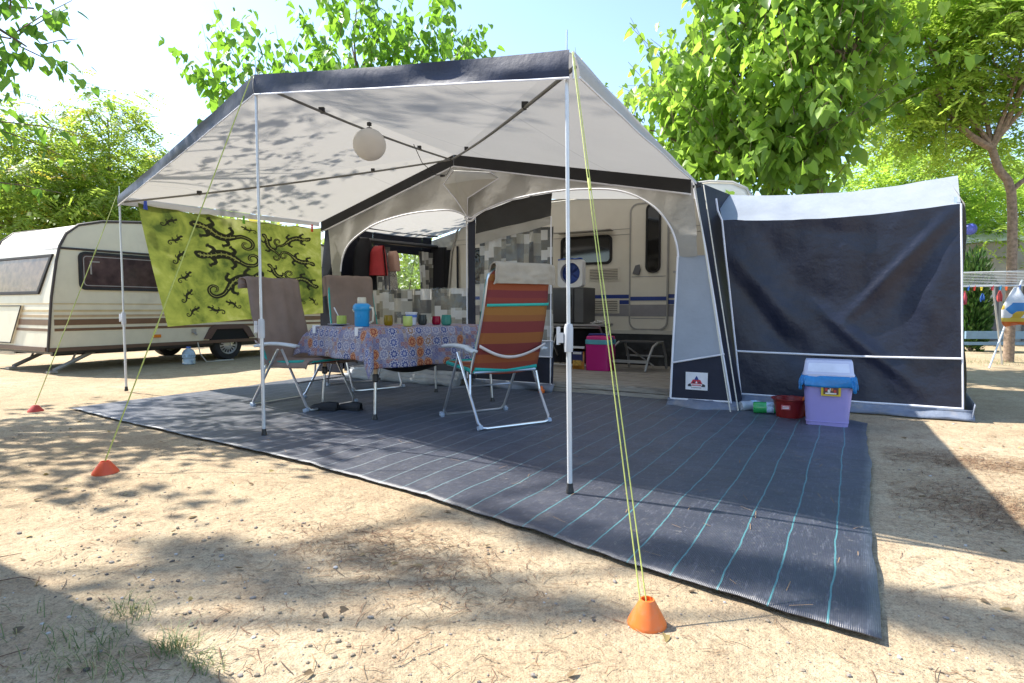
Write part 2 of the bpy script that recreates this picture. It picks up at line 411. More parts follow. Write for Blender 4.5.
# ------------------------------------------------------------------ patchwork print
def patch_mat(name, scale=(13, 9), trans=0.25):
    m, nt, b, o = _nt(name)
    uv = N(nt, 'ShaderNodeUVMap').outputs[0]
    def cell(sx_, sy_, off):
        mp = N(nt, 'ShaderNodeMapping'); mp.inputs['Scale'].default_value = (sx_, sy_, 1); mp.inputs['Location'].default_value = (off, off * 1.7, 0); nt.links.new(uv, mp.inputs[0])
        s = N(nt, 'ShaderNodeSeparateXYZ'); nt.links.new(mp.outputs[0], s.inputs[0])
        fx = math_n(nt, 'FLOOR', s.outputs[0])
        wn0 = N(nt, 'ShaderNodeTexWhiteNoise', noise_dimensions='1D'); nt.links.new(fx, wn0.inputs['W'])
        fy = math_n(nt, 'FLOOR', math_n(nt, 'ADD', s.outputs[1], wn0.outputs[0]))
        c = N(nt, 'ShaderNodeCombineXYZ'); nt.links.new(fx, c.inputs[0]); nt.links.new(fy, c.inputs[1])
        wn = N(nt, 'ShaderNodeTexWhiteNoise', noise_dimensions='2D'); nt.links.new(c.outputs[0], wn.inputs['Vector']); return wn.outputs[0]
    a = cell(scale[0], scale[1], .13); b2 = cell(scale[0] * .5, scale[1] * .62, .57)
    pal = [(0, (.66, .65, .62)), (.22, (.27, .26, .22)), (.36, (.10, .10, .095)), (.48, (.36, .345, .29)), (.62, (.17, .165, .14)), (.72, (.48, .46, .40)), (.82, (.13, .13, .125)), (.9, (.62, .61, .58))]
    ca = ramp(nt, a, pal, 'CONSTANT').outputs[0]; cb = ramp(nt, b2, pal, 'CONSTANT').outputs[0]
    c_ = mixc(nt, math_n(nt, 'GREATER_THAN', cell(scale[0] * .5, scale[1] * .62, .57), .62), ca, cb)
    nt.links.new(c_, b.inputs['Base Color']); b.inputs['Roughness'].default_value = .8
    translucent(nt, b, o, c_, trans); return m
patchm = patch_mat('patchwork_curtain')

EL = Vector((-6.44, 5.98, 2.12)); AP = Vector((-4.19, 5.98, 2.76)); ER = Vector((-1.40, 5.98, 2.17))
def gable(x): return interp([(EL.x, EL.z), (AP.x, AP.z), (ER.x, ER.z)], x)
ARCH_L = [(-6.13, 1.45), (-6.09, 1.63), (-5.97, 1.81), (-5.72, 1.96), (-5.41, 2.07), (-4.91, 2.14), (-4.44, 2.145), (-4.2, 2.11), (-4.0, 2.02)]
ARCH_R = [(-3.97, 2.02), (-3.83, 2.08), (-3.45, 2.18), (-2.92, 2.225), (-2.36, 2.20), (-2.03, 2.12), (-1.77, 1.96), (-1.62, 1.77), (-1.55, 1.6), (-1.525, 1.45)]
def wr(x, z, a=.012, s=2.3): return a * mnoise.noise(Vector((x * s, 0, z * s))) + a * .5 * mnoise.noise(Vector((x * 6, 3, z * 2)))

tent = empty('awning_tent', (-3.9, 6.0, 0), 'large grey and navy caravan awning with arched open front and patchwork curtains', 'awning')
# upper gable panel
mb = MB()
low = [(-6.44, 1.45), (-6.13, 1.449)] + ARCH_L + ARCH_R + [(-1.5249, 1.45), (-1.30, 1.45)]
xs = []
lowd = [tuple(p) for p in smooth_poly([Vector(p) for p in ARCH_L], 4)]; lowd2 = [tuple(p) for p in smooth_poly([Vector(p) for p in ARCH_R], 4)]
full = [(-6.30, 1.45)] + lowd + lowd2 + [(-1.33, 1.45)]
top = []
for x, z in full:
    xt = max(EL.x, min(ER.x, x)); top.append((xt, gable(xt)))
top[0] = (EL.x + .06, gable(EL.x + .06)); top[-1] = (ER.x, ER.z)
nv = 10; Pts = []; n = len(full)
for j in range(nv + 1):
    t = j / nv
    for (xb, zb), (xt, zt) in zip(full, top):
        x = lerp(xb, xt, t); z = lerp(zb, zt, t); e = min(1, 4 * t * (1 - t) + .25)
        fold = .012 * math.sin(x * 9 + 2 * math.sin(x * 2)) * (1 - t) * (1 if -6 < x < -1.7 else .2)
        Pts.append((x, 5.98 - (.05 if xb > -1.5 and t < .3 else 0) + wr(x, z, .014) * e + fold * e, z))
Fs = [(j * n + i, j * n + i + 1, (j + 1) * n + i + 1, (j + 1) * n + i) for j in range(nv) for i in range(n - 1)]
mb.add(Pts, Fs); mb.build('gable_panel', grey_fab, tent)
mb = MB(); mb.tube([(x, 5.972 + wr(x, z, .014) * .25, z) for x, z in lowd + lowd2], .011, 6); mb.build('arch_piping', piping, tent)
# eave band and its piping
mb = MB()
for a, b_ in ((EL, AP), (AP, ER)):
    mb.grid(lambda u, v, a=a, b_=b_: tuple(a.lerp(b_, u) + Vector((0, -.06 - .01 * math.sin(u * 20) * v, .02 - .14 * v))), 24, 2)
mb.build('eave_band', mat('eave_band_fabric', (.018, .018, .020), .75, var=.2, bscale=6, bdist=.02), tent)
mb = MB()
for a, b_ in ((EL, AP), (AP, ER)): mb.tube([a.lerp(b_, u) + Vector((0, -.064, -.125)) for u in np.linspace(0, 1, 12)], .009, 6)
mb.build('eave_piping', piping, tent)
# kite-shaped vent flap
mb = MB()
kp = [(-4.22, 2.60), (-3.70, 2.52), (-3.60, 2.44), (-4.02, 2.04), (-4.34, 2.43)]
cen = (-4.03, 5.86, 2.38)
mb.add([(-4.22, 5.95, 2.60), (-3.70, 5.95, 2.52), (-3.57, 5.93, 2.43), (-3.98, 5.91, 2.24), (-4.02, 5.95, 2.03), (-4.16, 5.91, 2.25), (-4.35, 5.93, 2.44), (-4.10, 5.84, 2.42), (-3.86, 5.85, 2.43)],
       [(0, 7, 6), (6, 7, 5), (5, 7, 4), (4, 7, 3), (7, 8, 3), (3, 8, 2), (2, 8, 1), (0, 1, 8, 7)])
mb.build('vent_flap', mat('flap_fabric', (.46, .45, .41), .75, var=.08, bscale=5, bdist=.02), tent, smooth=False)
mb = MB(); mb.tube([(-4.22, 5.945, 2.60), (-4.35, 5.925, 2.44), (-4.16, 5.90, 2.25), (-4.02, 5.945, 2.03), (-3.98, 5.90, 2.24), (-3.57, 5.925, 2.43), (-3.70, 5.945, 2.52)], .008, 5); mb.build('flap_piping', piping, tent)
# ---- right pillar
def rp_out(z): return lerp(-.955, -1.40, min(1, z / 2.17))
def rp_y(z): return lerp(5.76, 5.98, min(1, z / 1.5))
def pil(x0f, x1f, z0, z1, nu=8, nv_=12, lift=0, a=.012):
    def f(u, v):
        z = lerp(z0(u) if callable(z0) else z0, z1(u) if callable(z1) else z1, v); x = lerp(x0f(z), x1f(z), u)
        return (x, rp_y(z) - lift + wr(x, z, a), z)
    return f
mb = MB(); mb.grid(pil(lambda z: -1.525, rp_out, lambda u: lerp(.42, .52, u), 1.46), 8, 14); mb.build('pillar_panel', blue_grey, tent)
mb = MB(); mb.grid(pil(lambda z: -1.525, rp_out, .075, lambda u: lerp(.42, .52, u), lift=.006), 8, 8); mb.build('pillar_lower_panel', navy, tent)
mb = MB()
for za, zb in ((.42, .52), (.075, .085)): mb.tube([(lerp(-1.525, rp_out(za), u), rp_y(za) - .018 + wr(lerp(-1.5, -1, u), za), lerp(za, zb, u)) for u in np.linspace(0, 1, 8)], .009, 6)
mb.tube([(-1.528, rp_y(z) - .012 + wr(-1.52, z), z) for z in np.linspace(.07, 1.46, 12)], .011, 6)
mb.tube([(rp_out(z) + .004, rp_y(z) - .012 + wr(rp_out(z), z), z) for z in np.linspace(.07, 2.1, 16)], .009, 6)
mb.build('pillar_piping', piping, tent)
mb = MB(); mb.grid(lambda u, v: (lerp(-1.55, -.90, u), 5.70 + .03 * math.sin(u * 9) + .05 * v + .03 * mnoise.noise(Vector((u * 5, v * 3, 0))) - .08 * (1 - v) * math.sin(u * PI), lerp(.016, .085, v)), 16, 4); mb.build('mud_flap', mud_fab, tent, solid=.004)
# brand patch: white plate with a peaked red and navy mark, dark corners and a text line
sg = MB(); zc, xc, yy = .255, -1.285, rp_y(.255) - .022
def sgp(mbx, pts, mi, d): mbx.add([(xc + a * .001, yy - d, zc + c * .001) for a, c in pts] + [(xc + a * .001, yy - d + .002, zc + c * .001) for a, c in pts], [tuple(range(len(pts)))] + [(i, (i + 1) % len(pts), len(pts) + (i + 1) % len(pts), len(pts) + i) for i in range(len(pts))], mi)
sgp(sg, [(-103, -84), (103, -84), (103, 84), (-103, 84)], 0, 0)
sgp(sg, [(-22, 12), (22, 12), (0, 52)], 1, .003)
sgp(sg, [(-56, -26), (56, -26), (34, 14), (-34, 14)], 2, .003)
sgp(sg, [(-80, -52), (-44, -52), (-58, -22), (-80, -34)], 3, .003); sgp(sg, [(44, -52), (80, -52), (80, -34), (58, -22)], 3, .003)
sgp(sg, [(-10, -20), (10, -20), (0, 4)], 0, .006); sgp(sg, [(-38, -18), (-16, -18), (-20, -2), (-30, -2)], 3, .006); sgp(sg, [(16, -18), (38, -18), (30, -2), (20, -2)], 3, .006)
for k in range(8): sgp(sg, [(-42 + k * 11, -46), (-35 + k * 11, -46), (-35 + k * 11, -34), (-42 + k * 11, -34)], 2, .003)
for k in range(9): sgp(sg, [(-46 + k * 10.5, -66), (-40 + k * 10.5, -66), (-40 + k * 10.5, -59), (-46 + k * 10.5, -59)], 3, .003)
sg.build('maker_patch', [mat('patch_white', (.78, .79, .82), .5), mat('patch_navy', (.02, .05, .22), .5), mat('patch_red', (.55, .03, .06), .5), mat('patch_dark', (.03, .035, .05), .5)], tent, smooth=False)
# ---- left pillar
mb = MB(); mb.grid(lambda u, v: (lerp(lerp(-6.36, -6.30, v), -6.13, u), 5.98 + wr(u, v * 2), lerp(.5, 1.46, v)), 6, 12); mb.build('pillar_panel', grey_fab, tent)
mb = MB(); mb.grid(lambda u, v: (lerp(lerp(-6.62, -6.45, v), lerp(-6.40, -6.29, v), u), 5.985 + .02 * math.sin(v * 8), lerp(.05, 2.08, v)), 3, 16)
mb.grid(lambda u, v: (lerp(-6.40, -6.13, u), 5.985, lerp(.05, .51, v)), 4, 4); mb.build('pillar_lower_panel', navy, tent)
# centre upright
mb = MB(); mb.grid(lambda u, v: (lerp(-4.035, -3.93, u), 5.985 + wr(u, v), lerp(.1, 2.03, v)), 2, 12); mb.build('door_strip', navy, tent)
mb = MB(); mb.tube([(-4.05, 5.98, .1), (-4.05, 5.98, 2.02)], .009, 6); mb.tube([(-3.99 + .07 * math.cos(a), 5.96, 2.04 + .06 * math.sin(a)) for a in np.linspace(PI, 2 * PI, 9)], .014, 6); mb.build('door_piping', piping, tent)
mb = MB(); mb.tube([(-4.0, 6.02, .12), (-4.0, 6.02, 2.74)], .014, 8); mb.build('centre_pole', alu, tent)
# ---- centre front panel with curtain behind clear film
def cp(x0, x1, z0, z1, y0=5.985, fold=.01):
    return lambda u, v: (lerp(x0, x1, u), y0 + fold * math.sin(u * 11 + v * 3) + wr(u * 2, v * 2, .012), lerp(z0(u) if callable(z0) else z0, z1(u) if callable(z1) else z1, v))
atop = lambda u: interp(ARCH_R, lerp(-3.93, -2.93, u)) - .005
mb = MB(); mb.grid(cp(-3.93, -2.93, lambda u: lerp(1.83, 1.96, u), atop, 5.99), 14, 5); mb.build('door_top_panel', mat('charcoal_fabric', (.03, .03, .03), .75, var=.15, bscale=6, bdist=.02), tent)
mb = MB(); mb.grid(cp(-3.93, -2.93, lambda u: lerp(1.70, 1.87, u), lambda u: lerp(1.83, 1.96, u), 5.987), 14, 3); mb.build('door_grey_band', grey_fab, tent)
mb = MB(); mb.grid(cp(-3.93, -2.92, .58, lambda u: lerp(1.70, 1.87, u), 5.975, .004), 24, 24); mb.build('door_clear_film', vinyl_m, tent)
mb = MB()
def ccf(u, v):
    g_ = max(0, v - .55) * 1.2
    return (lerp(-3.92, -2.93, u), 6.05 + .03 * math.sin(u * 22 + math.sin(v * 3)) * (.5 + g_) + .02 * math.sin(u * 47) * g_, lerp(.55, 1.86, v))
mb.grid(ccf, 70, 12, 0, 1.0, 1.3); mb.build('curtain', patchm, tent)
mb = MB(); mb.grid(cp(-3.92, -2.90, .40, .585, 5.98), 14, 4); mb.build('door_grey_band', blue_grey, tent)
mb = MB(); mb.grid(cp(-3.92, -2.89, .10, .405, 5.975), 14, 5); mb.build('door_lower_panel', navy, tent)
mb = MB(); mb.grid(cp(-3.95, -2.87, .018, .105, 5.93, .03), 20, 3); mb.build('mud_flap', mud_fab, tent, solid=.004)
mb = MB()
for z in (.585, .405, .10): mb.tube([(lerp(-3.92, -2.9, u), 5.968 + .01 * math.sin(u * 11), z) for u in np.linspace(0, 1, 10)], .008, 5)
mb.tube([(-2.925, 5.97, z) for z in np.linspace(.1, 1.96, 5)], .008, 5); mb.build('door_panel_piping', piping, tent)
# ---- left half panel: patchwork behind film, rolled skirt below
mb = MB(); mb.grid(lambda u, v: (lerp(-5.62, -4.06, u), 6.02 + .025 * math.sin(u * 34), lerp(.52, 1.19, v)), 70, 6, 0, 1.55, .7); mb.build('curtain', patchm, tent)
mb = MB(); mb.grid(cp(-5.65, -4.05, .42, 1.2, 5.97, .006), 24, 8); mb.build('window_film', vinyl_m, tent)
mb = MB(); mb.grid(cp(-6.13, -5.62, .3, 1.13, 6.0), 8, 8); mb.grid(cp(-6.13, -4.05, .08, .45, 6.01), 24, 5); mb.build('front_lower_panel', mat('slate_fabric', (.055, .06, .075), .75, bscale=8, bdist=.02), tent)
mb = MB()
for k, (z, r, y) in enumerate(((.075, .055, 5.88), (.13, .05, 5.93), (.05, .04, 5.79))):
    mb.tube([(x, y + .03 * mnoise.noise(Vector((x * 3, k, 0))), z + .02 * mnoise.noise(Vector((x * 4, 0, k)))) for x in np.linspace(-5.9, -4.1, 30)], [r * (1 + .4 * mnoise.noise(Vector((x * 5, 2, k)))) for x in np.linspace(-5.9, -4.1, 30)], 9)
mb.build('rolled_skirt', mat('rolled_fabric', (.30, .32, .34), .7, var=.2, bscale=12, bstr=.6, bdist=.03), tent)
# ---- left side wall with window
sw = lambda y, z: (-6.44 - .05 * (2.1 - z) + wr(y, z, .01), y, z)
mb = MB()
def swg(y0, y1, z0, z1, nu=8, nv_=8): mb.grid(lambda u, v: sw(lerp(y0, y1, u), lerp(z0, z1, v)), nu, nv_)
swg(6.0, 6.95, .05, 2.12); swg(8.15, 8.42, .05, 2.2); swg(6.95, 8.15, .05, 1.20); swg(6.95, 8.15, 1.84, 2.15)
mb.build('side_wall', navy, tent)
mb = MB(); mb.grid(lambda u, v: sw(lerp(6.95, 8.15, u), lerp(1.2, 1.84, v)), 6, 4); mb.build('side_window_film', vinyl_m, tent)
for y0, y1, y2, y3 in ((6.78, 7.22, 6.78, 7.14), (7.92, 8.32, 8.02, 8.3)):
    mb = MB(); mb.grid(lambda u, v: (-6.36 + .03 * math.sin(u * 20 + v), lerp(lerp(y2, y0, v), lerp(y3, y1, v), u), lerp(1.05, 1.90, v)), 24, 6, 0, .8, .9); mb.build('curtain', patchm, tent)
mb = MB(); mb.tube([(-6.3, 6.5, 1.95), (-6.3, 8.38, 2.0)], .035, 8); mb.tube([(-6.33, 6.0, 2.12), (-6.3, 8.4, 2.18)], .014, 8); mb.build('curtain_rail', dark_metal, tent)
# rear filler panel beside caravan nose
mb = MB(); mb.grid(lambda u, v: (lerp(-6.5, -5.85, u), 8.42 - .05 * math.sin(u * 7), lerp(.05, 2.0, v)), 8, 8); mb.build('rear_wall', mat('black_wall', (.02, .02, .026), .8, bscale=6), tent)
mb = MB(); mb.grid(lambda u, v: (-6.13 + .03 * math.sin(u * 9), lerp(8.3, 8.38, u), lerp(1.14, 1.98, v)), 8, 3); mb.build('curtain', black_cloth, tent)
# ---- roof
mb = MB(); mb.grid(lambda u, v: (lerp(-6.48, -5.2, u), 8.45, lerp(1.95, lerp(2.12, 2.42, u), v)), 8, 4); mb.build('rear_panel', grey_fab, tent)
roof_fab = mat('roof_fabric', (.50, .49, .47), .75, var=.06, vscale=2, bscale=3, bstr=.2, bdist=.05, transl=.36, tcol=(.60, .57, .52), fine=260)
mb = MB()
fr_l = [EL, AP, ER]; bk = [Vector((-6.47, 8.42, 2.14)), Vector((-4.19, 8.42, 2.62)), Vector((-1.25, 8.42, 2.36))]
for i in (0, 1):
    mb.grid(lambda u, v, i=i: tuple(fr_l[i].lerp(fr_l[i + 1], u).lerp(bk[i].lerp(bk[i + 1], u), v) + Vector((0, 0, .02 - .05 * math.sin(v * PI)))), 16, 12)
mb.build('roof', roof_fab, tent, merge=True)
mb = MB(); mb.tube([AP + Vector((0, .05, -.03)), (-4.19, 8.4, 2.56)], .014, 8); mb.tube([EL + Vector((0, .06, -.03)), AP + Vector((0, .06, -.03)), ER + Vector((0, .06, -.03))], .014, 8)
mb.build('roof_frame', dark_metal, tent)
# ---- right side wall (navy strip in front of annex)
def rsw(u, v):
    z = lerp(.0, 2.19 + .12 * u, v); x = rp_out(z) + .012 + .18 * u * v + .02 * u
    return (x, lerp(rp_y(z), 8.42, u) + .0, z)
mb = MB(); mb.grid(rsw, 20, 16); mb.build('side_wall', navy, tent)
mb = MB(); mb.box((-1.33, 5.93, 2.13), (.05, .04, .04)); mb.build('corner_buckle', black_pl, tent)

# ------------------------------------------------------------------ annex
ann = empty('side_annex', (-.1, 6.4, 0), 'navy storage annex with a pale sagging roof and white seams beside the awning', 'annex')
def crease(u, v):
    d = 0
    # long creases running from the upper right corner and the left edge
    for (x0, y0, x1, y1, w_, h_) in ((1, 1, .50, .42, .026, -.030), (1, .97, .62, .30, .05, .020), (1, 1, .80, .15, .05, -.016), (.36, .56, .86, .06, .035, -.026), (0, .86, .34, .36, .05, -.026), (0, .70, .30, .22, .045, .018), (.12, 1, .42, .5, .07, .018), (.02, .5, .5, .12, .07, .012), (.3, .98, .8, .86, .05, .010)):
        dx, dy = x1 - x0, y1 - y0; L = math.hypot(dx, dy)
        t = ((u - x0) * dx + (v - y0) * dy) / L / L; dd = ((u - x0) * dy - (v - y0) * dx) / L
        if -.05 < t < 1.05: d += h_ * math.exp(-(dd / w_) ** 2) * max(0, math.sin(PI * min(1, max(0, t * .94 + .03))))
    return d
def afr(u, v, z0=None):
    z1 = 1.83 - .05 * math.sin(u * PI); z = lerp(.07, z1, v)
    xl = lerp(-.95, -1.20, z / 2.03); xr = lerp(.83, .755, z / 1.83)
    return (lerp(xl, xr, u), 6.30 + .05 * math.sin(u * PI) * math.sin(v * PI) + crease(u, v) * 1.15 + wr(u * 2, v * 2, .012), z)
navy_pu = mat('navy_coated_fabric', (.013, .017, .036), .40, spec=.42, var=.25, vscale=3, bscale=4, bstr=.3, bdist=.06, dirt=((.05, .055, .07), 3, .3))
mb = MB(); mb.grid(afr, 70, 70); mb.build('front_wall', navy_pu, ann)
mb = MB()
vz = (.52 - .07) / 1.76
mb.tube([Vector(afr(u, vz)) + Vector((0, -.006, 0)) for u in np.linspace(0, 1, 24)], .010, 6)
mb.tube([Vector(afr(u, .012)) + Vector((0, -.006, 0)) for u in np.linspace(0, 1, 24)], .010, 6)
mb.tube([Vector(afr(0, v)) + Vector((-.004, -.006, 0)) for v in np.linspace(0, 1, 24)] + [(-1.22, 6.29, 1.93), (-1.24, 6.3, 2.05)], .010, 6)
mb.tube([Vector(afr(1, v)) + Vector((.0, -.004, 0)) for v in np.linspace(0, 1, 24)], .008, 6)
mb.build('seam_piping', piping, ann)
ann_roof = mat('annex_roof_fabric', (.33, .36, .41), .6, var=.08, vscale=2, bscale=5, bstr=.35, bdist=.04, transl=.2)
def aro(u, v):
    a = Vector(afr(u, 1)); r_ = Vector((lerp(-1.42, .84, u), 7.3, 2.24 - .075 * math.sin(u * PI) + .03 * (1 - u)))
    b_ = Vector((lerp(-1.4, .9, u), 8.7, 1.75))
    p = a.lerp(r_, v * 2) if v < .5 else r_.lerp(b_, v * 2 - 1)
    return tuple(p + Vector((0, 0, .012 * mnoise.noise(Vector((u * 9, v * 3, 0))) - (.05 * math.sin(v * 2 * PI) if v < .5 else 0) * (.5 + .5 * math.sin(u * PI)))))
mb = MB(); mb.grid(aro, 40, 20); mb.build('roof', ann_roof, ann)
mb = MB()
def asd(u, v):
    zt = interp([(0, 1.83), (.42, 2.22), (1, 1.74)], u); z = lerp(.03, zt, v)
    return (lerp(.84, .775, z / 1.83) + .06 * u * v + .02 * math.sin(v * 9 + u * 4), lerp(6.32, 8.7, u), z)
mb.grid(asd, 16, 16); mb.build('side_wall', mat('tan_side_fabric', (.28, .27, .25), .8, bscale=6, bdist=.03), ann)
mb = MB(); mb.grid(lambda u, v: (lerp(-.97, .9, u), 6.24 + .03 * mnoise.noise(Vector((u * 7, v * 2, 5))) + .04 * v - (.04 if v < .3 else 0), lerp(.004, .085, v)), 30, 4)
mb.grid(lambda u, v: (lerp(.88, .94, u) + .02 * v, lerp(6.22, 7.2, u), lerp(.004, .14, v)), 8, 4)
mb.build('mud_flap', mud_fab, ann, solid=.004)
mb = MB(); mb.tube([(.78, 6.36, .0), (.72, 6.36, 1.9)], .013, 8); mb.tube([(.80, 7.3, 0), (.80, 7.3, 2.2)], .013, 8); mb.build('frame_pole', alu, ann)

# ------------------------------------------------------------------ sun canopy
A0 = Vector((-7.13, 3.66, 2.19)); B0 = Vector((-3.75, 2.87, 2.60)); C0 = Vector((-1.23, 2.72, 2.19))
can = empty('sun_canopy', (-3.9, 3.6, 0), 'pale grey sun canopy with navy valance on three slim poles', 'canopy')
can_fab = mat('canopy_fabric', (.50, .49, .47), .75, var=.05, vscale=2, bscale=3, bstr=.15, bdist=.05, dirt=((.36, .33, .28), 1.3, .35), transl=.28, tcol=(.58, .55, .50), fine=260)
APc = AP + Vector((0, -.05, .012)); ELc = EL + Vector((-.02, -.05, .012)); ERc = ER + Vector((.02, -.05, .012))
mb = MB()
for a, b_, sg_ in ((ELc, A0, .03), (A0, B0, .05), (B0, C0, .06), (C0, ERc, .05)): mb.tri(APc, a, b_, 26, 0, sag=sg_ * .35, nz=.03)
mb.build('roof_sheet', can_fab, can, merge=True)
nt = can_fab.node_tree; b = nt.nodes['Principled BSDF']; v = coord(nt); sx = N(nt, 'ShaderNodeSeparateXYZ'); nt.links.new(v, sx.inputs[0])
old_c = b.inputs['Base Color'].links[0].from_socket
sm1 = math_n(nt, 'LESS_THAN', math_n(nt, 'ABSOLUTE', math_n(nt, 'SUBTRACT', math_n(nt, 'FRACT', math_n(nt, 'MULTIPLY_ADD', sx.outputs[0], .69, .35)), .5)), .008)
cs = mixc(nt, math_n(nt, 'MULTIPLY', sm1, .55), old_c, (.25, .24, .22)); nt.links.new(cs, b.inputs['Base Color'])
def val(a, b_, h0, h1, n=30, ph=0, out=(0, -1, 0), tilt=.0):
    o_ = Vector(out)
    def f(u, v):
        p = a.lerp(b_, u); h = lerp(h0, h1, u) - .01 * math.sin(u * PI)
        return tuple(p + Vector((0, 0, .008 - .012 * math.sin(u * PI) - h * v)) + o_ * (.012 + tilt * v * h + .012 * math.sin(u * 13 + ph) * math.sin(v * PI) + .008 * mnoise.noise(Vector((u * 8, v * 2, ph)))))
    return f
nab = Vector((-.22, -.97, 0)); nbc = Vector((-.06, -1, 0)); ncd = Vector((1, .1, 0))
val_m = mat('valance_fabric', (.016, .021, .048), .55, spec=.5, var=.2, bscale=5, bstr=.3, bdist=.03, fine=220)
mb = MB(); mb.grid(val(A0, B0, .11, .14, ph=1, out=nab), 30, 4); mb.grid(val(B0, C0, .14, .135, ph=2.2, out=nbc), 30, 4); mb.build('valance', val_m, can)
mb = MB(); mb.grid(val(C0, ERc, .135, .05, ph=.4, out=ncd, tilt=.25), 30, 5); mb.build('side_valance', mat('side_valance_fabric', (.42, .42, .41), .7, var=.06, bscale=5, bstr=.3, bdist=.03, transl=.15), can)
mb = MB(); mb.grid(val(A0, ELc, .10, .06, ph=.4, out=(-1, 0, 0)), 20, 3); mb.build('side_valance', mat('side_valance_fabric', (.42, .42, .41), .7, var=.06, bscale=5, bstr=.3, bdist=.03, transl=.15), can)
mb = MB()
for a, b_, h0, h1, ph, ou in ((A0, B0, .11, .14, 1, nab), (B0, C0, .14, .135, 2.2, nbc)):
    mb.tube([Vector(val(a, b_, h0, h1, ph=ph, out=ou)(u, 1)) + ou * .004 for u in np.linspace(0, 1, 30)], .006, 5)
mb.tube([Vector(val(C0, ERc, .135, .05, ph=.4, out=ncd, tilt=.25)(u, 1)) for u in np.linspace(0, 1, 24)], .006, 5)
mb.tube([C0 + ncd * .015, C0 + ncd * .015 + Vector((0, 0, -.13))], .006, 5)
mb.build('valance_piping', piping, can)
def pole_at(x, y, zt, clampz, lean=(0, 0)):
    mb = MB(); zt0 = clampz + .02
    mb.tube([(x, y, .02), (x + lean[0] * .4, y, zt0)], .0130, 10); mb.tube([(x + lean[0] * .4, y, zt0), (x + lean[0], y, zt)], .0098, 10)
    p = mb.build('pole', white_metal, can)
    mb = MB(); mb.lathe([(.02, 0), (.02, .012), (.016, .03), (.016, .05)], (x, y, .012), 12); mb.build('foot', black_pl, p)
    mb = MB(); mb.lathe([(.021, -.07), (.023, -.05), (.023, .05), (.018, .07)], (x + lean[0] * .4, y, clampz), 12)
    mb.box((x + lean[0] * .4 - .035, y - .01, clampz), (.03, .022, .05)); mb.box((x + lean[0] * .4 - .052, y - .01, clampz + .01), (.012, .02, .09)); mb.build('clamp', mat('clamp_grey', (.5, .52, .55), .5), p)
    mb = MB(); mb.tube([(x + lean[0], y, zt), (x + lean[0], y, zt + .14)], .004, 6); mb.build('spike', alu, p)
pole_at(-7.13, 3.66, 2.16, .83); pole_at(-3.75, 2.87, 2.57, .80); pole_at(-1.23, 2.74, 2.17, .80, (-.03, 0))
for e in (A0, B0, C0):
    a = e + Vector((.0, .05, -.055)); b_ = APc + Vector((0, -.06, -.07))
    mb = MB(); pts = [a.lerp(b_, t) - Vector((0, 0, .03 * math.sin(t * PI))) for t in np.linspace(0, 1, 10)]; mb.tube(pts, .011, 8)
    be = mb.build('beam', mat('beam_grey', (.20, .2, .19), .5, .3), can)
    mb = MB(); q = a.lerp(b_, .22); mb.box(q, (.045, .032, .032), rz=.5); mb.box(q + Vector((0, 0, -.022)), (.015, .02, .02)); mb.build('beam_clip', black_pl, be); mb = MB(); q = a.lerp(b_, .75); mb.box(q, (.04, .03, .03), rz=.5); mb.build('beam_clip', black_pl, be)
# guy ropes and pegs
def rope(a, b_, label, double=.0, m=rope_y, r=.0035, tens=.35, sag=.01):
    a, b_ = Vector(a), Vector(b_); mb = MB()
    side = (b_ - a).cross(Vector((0, 0, 1))).normalized() * double
    mb.tube(catenary(a + side * .3, b_ + side, sag, 12), r, 6)
    if double: mb.tube(catenary(a - side * .3, b_ - side, sag * 1.3, 12), r, 6)
    q = a.lerp(b_, tens) - Vector((0, 0, sag)); d = (b_ - a).normalized()
    mb.tube([q - d * .03, q + d * .03], .007, 6)
    o_ = mb.build('guy_rope', m); tag(o_, label, 'rope', 'canopy guy ropes' if m is rope_y else 'awning storm ropes'); return o_
rope(C0 + Vector((.02, -.02, -.01)), (-.52, 1.70, .06), 'double yellow rope running down to the nearest orange peg cone', .009, r=.0022, tens=.33)
rope(B0 + Vector((-.02, -.02, 0)), (-3.72, 1.78, .07), 'yellow rope from canopy corner down to the cone on sunlit sand at left', 0, r=.0042, tens=.7)
rope(A0 + Vector((-.02, -.02, 0)), (-6.54, 2.56, .06), 'yellow rope in front of the old caravan, ending at the small shaded red cone', 0, r=.0042, tens=.3)
def cone(x, y, r, h, label, m, rz=0):
    z0 = ground_z(x, y); mb = MB()
    mb.lathe([(r, -.004), (r * 1.0, .006), (r * .97, .012), (r * .42, h * .92), (r * .36, h), (r * .30, h), (r * .30, h - .012), (0, h - .012)], (x, y, z0), 36)
    tag(mb.build('peg_cone', m, angle=35), label, 'peg cone', 'cones over the tent pegs')
cone(-.515, 1.715, .058, .078, 'bright orange plastic cone over a peg near the front of the mat', orange_pl)
cone(-3.72, 1.78, .068, .070, 'red-orange peg cone standing on sunlit sand left of the mat', mat('redorange_plastic', (.70, .10, .035), .5, var=.1))
cone(-6.54, 2.56, .062, .058, 'faded red peg cone lying in tree shade before the old caravan', mat('faded_red_plastic', (.55, .07, .05), .55, var=.15))
rope((-1.36, 5.9, 2.12), (-.93, 5.52, .03), 'inner white storm rope running down the awning corner to the bottles', .0, rope_w, .006, .42)
rope((-1.30, 6.0, 2.14), (-.88, 5.62, .03), 'outer white storm rope running down the awning corner close to the annex seam', .0, rope_w, .006, .55)
